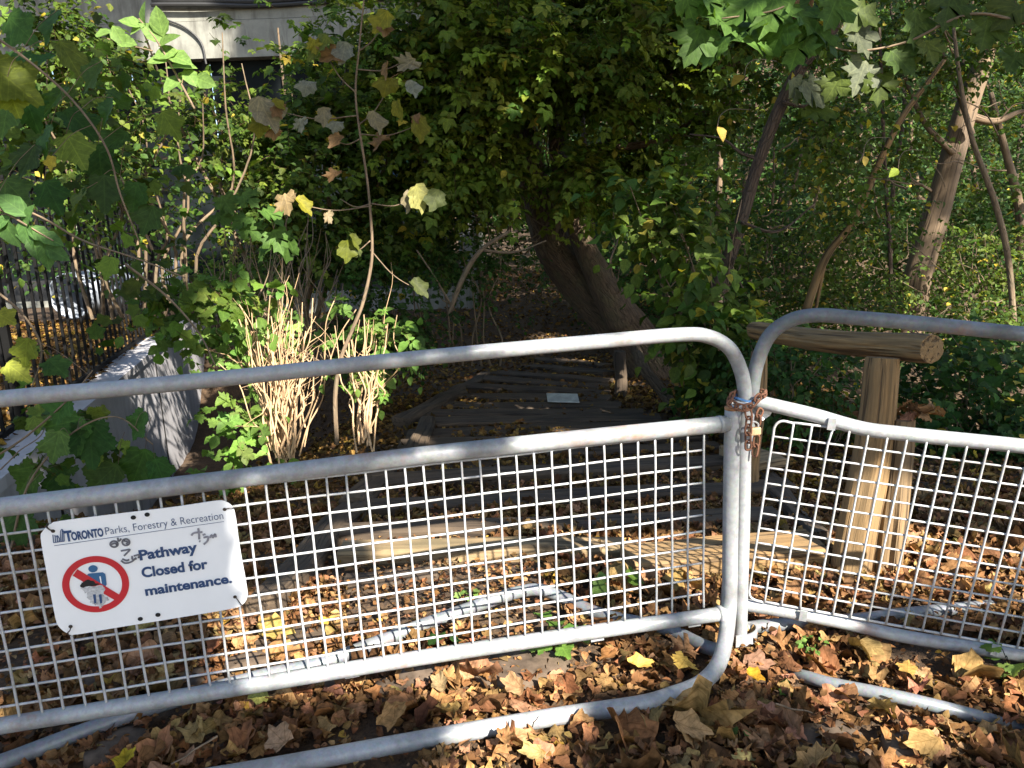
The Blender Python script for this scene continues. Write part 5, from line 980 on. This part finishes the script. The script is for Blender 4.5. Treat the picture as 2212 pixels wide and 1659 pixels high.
# loose bare twigs through the right-hand woods
UB = thing('bare_brush', 'tangle of bare twigs and fallen sticks in the right-hand woods', 'brush', P(1800, 700, 8)); mb = MB(); rr = np.random.default_rng(77)
for k in range(98):
    u = rr.uniform(1280, 2250); v = rr.uniform(60, 690); y = rr.uniform(6.5, 10.5); an = rr.uniform(-1.3, 1.3); Lp = rr.uniform(40, 170); branchy(mb, P(u, v, y), P(u + math.sin(an) * Lp, v - math.cos(an) * Lp * rr.choice([1, .3]), y + rr.normal() * .3), rr.uniform(.004, .012), .003, k, 5, 5, .1)
build_each(mb, 'twig', M_TWIG, UB)

# ------------------------------------------------------------------ unseen trees added behind the viewer, crowns shaped to shade chosen areas
LITP = [[(505, 1060), (492, 1120), (497, 1245), (528, 1320), (510, 1430), (515, 1520), (1000, 1470), (1300, 1500), (1800, 1500), (1790, 900), (1690, 720), (1620, 640), (1560, 640), (1030, 700), (1035, 780), (1090, 900), (1075, 960), (1040, 1005), (1010, 985), (990, 950), (870, 955), (850, 1030), (600, 1075)],
        [(1700, 870), (2500, 930), (2500, 1370), (1780, 1290)], [(800, 760), (915, 745), (925, 830), (805, 850)], [(300, 830), (375, 820), (385, 870), (300, 880)], [(505, 1010), (560, 1000), (565, 1075), (480, 1085)], [(318, 1490), (375, 1480), (395, 1525), (335, 1550)]]
def keep_shade(Lf):
    k = np.ones(len(Lf), bool)
    for a_, b_ in ((0, 0), (.045, 0), (-.045, 0), (0, .045), (0, -.045)): k &= keep_one(Lf + sa * a_ + sb_ * b_)
    return k
def keep_one(Lf):
    n = PA['n']; t = ((PA['o'] - Lf) @ n) / (-S @ n); H = Lf - S * t[:, None]; q = (H - CAM) @ M; u = CX + F_D * q[:, 0] / q[:, 2]; v = CY + F_D * q[:, 1] / q[:, 2]
    lit = np.zeros(len(Lf), bool)
    for pl in LITP: lit |= inpoly(u + (noise3(H * 9) - .5) * 30, v + (noise3(H * 9 + 5) - .5) * 30, pl)
    s = st(Lf)
    for i in range(len(SPs)): lit |= np.hypot(*(s - SPs[i]).T) < SPr[i] * (.75 + .5 * noise3(np.stack([s[:, 0] * 4, s[:, 1] * 4, 0 * s[:, 0]], 1)))
    return ~lit
def shade(n, box, far):
    x = rng.uniform(box[0], box[1], n); y = rng.uniform(box[2], box[3], n); z = rng.uniform(box[4], box[5], n); T = np.stack([x, y, z], 1)
    d = (y + 1.5) / .74 + rng.uniform(.8, 4.0, n); L = T + S * d[:, None]; s = st(L); k = keep_shade(L)
    if far: k &= noise3(np.stack([s[:, 0] * 2.2, s[:, 1] * 2.2, 0 * x], 1)) * .6 + noise3(np.stack([s[:, 0] * 6, s[:, 1] * 6, 0 * x + 3], 1)) * .4 > far
    H = L - S * (L[:, 2] / S[2])[:, None]; nz = noise3(np.stack([H[:, 0] * 3.2, H[:, 1] * 3.2, 0 * x], 1)); k &= ~((H[:, 1] < 2.1) & (H[:, 1] > .6) & (nz > np.where(H[:, 0] > -.3, .43, .62)))
    return L[k]
Ls = [shade(30000, (-2.6, 3.4, 1.0, 3.2, 0, 1.3), 0), np.concatenate([shade(34000, (-3.2, 3.2, 3.2, 9.5, -.8, .9), .30), shade(2600, (-4.5, 5.0, 3.4, 9.5, .9, 4.2), .34)]), np.concatenate([shade(3000, (-8, 1.5, 8, 15, -.5, 6.5), .42), shade(11000, (1.8, 9, 8, 15, -.5, 6.5), .38), shade(12000, (-2.5, 3.0, 9.5, 13.5, -.7, 1.1), .25)]), np.concatenate([shade(16000, (-9, 0, 13.8, 14.3, 3.6, 7.5), .12), shade(9000, (-6, 0, 13.8, 14.3, -1.5, 1.0), .1)])]
names = [('added_shade_tree', 'unseen tree added behind the viewer, crown shaped to shade the barriers', (3.5, -6.5)), ('added_shade_tree', 'unseen tall tree added farther behind the viewer, crown shaped to shade the steps', (5.5, -10)), ('added_shade_tree', 'unseen tall tree added behind the viewer, crown shaped to shade the far woods', (8, -14)), ('added_shade_tree', 'unseen tallest tree added behind the viewer, crown shaped to shade the building', (-2, -8))]
for Lf, (nm_, lb_, bxy), sz in zip(Ls, names, (.11, .15, .17, .22)):
    t = thing(nm_, lb_, 'tree', (*bxy, -.1), 'added shade trees behind the viewer'); cz = Lf.mean(0); mb = MB(); branchy(mb, (*bxy, -.1), (bxy[0] * .6 + cz[0] * .4, bxy[1] * .6 + cz[1] * .4 - 1, cz[2]), .22, .06, 1, 6, 12, .04); mb.build('trunk', M_BARK, t, True)
    nn = S + rng.normal(size=Lf.shape) * .55; leaf_obj('crown', [leaves(Lf, rdir(len(Lf)), nn, sz * rng.uniform(.7, 1.2, len(Lf)), pick('green', len(Lf)), T_ML)], M_LEAF, t)
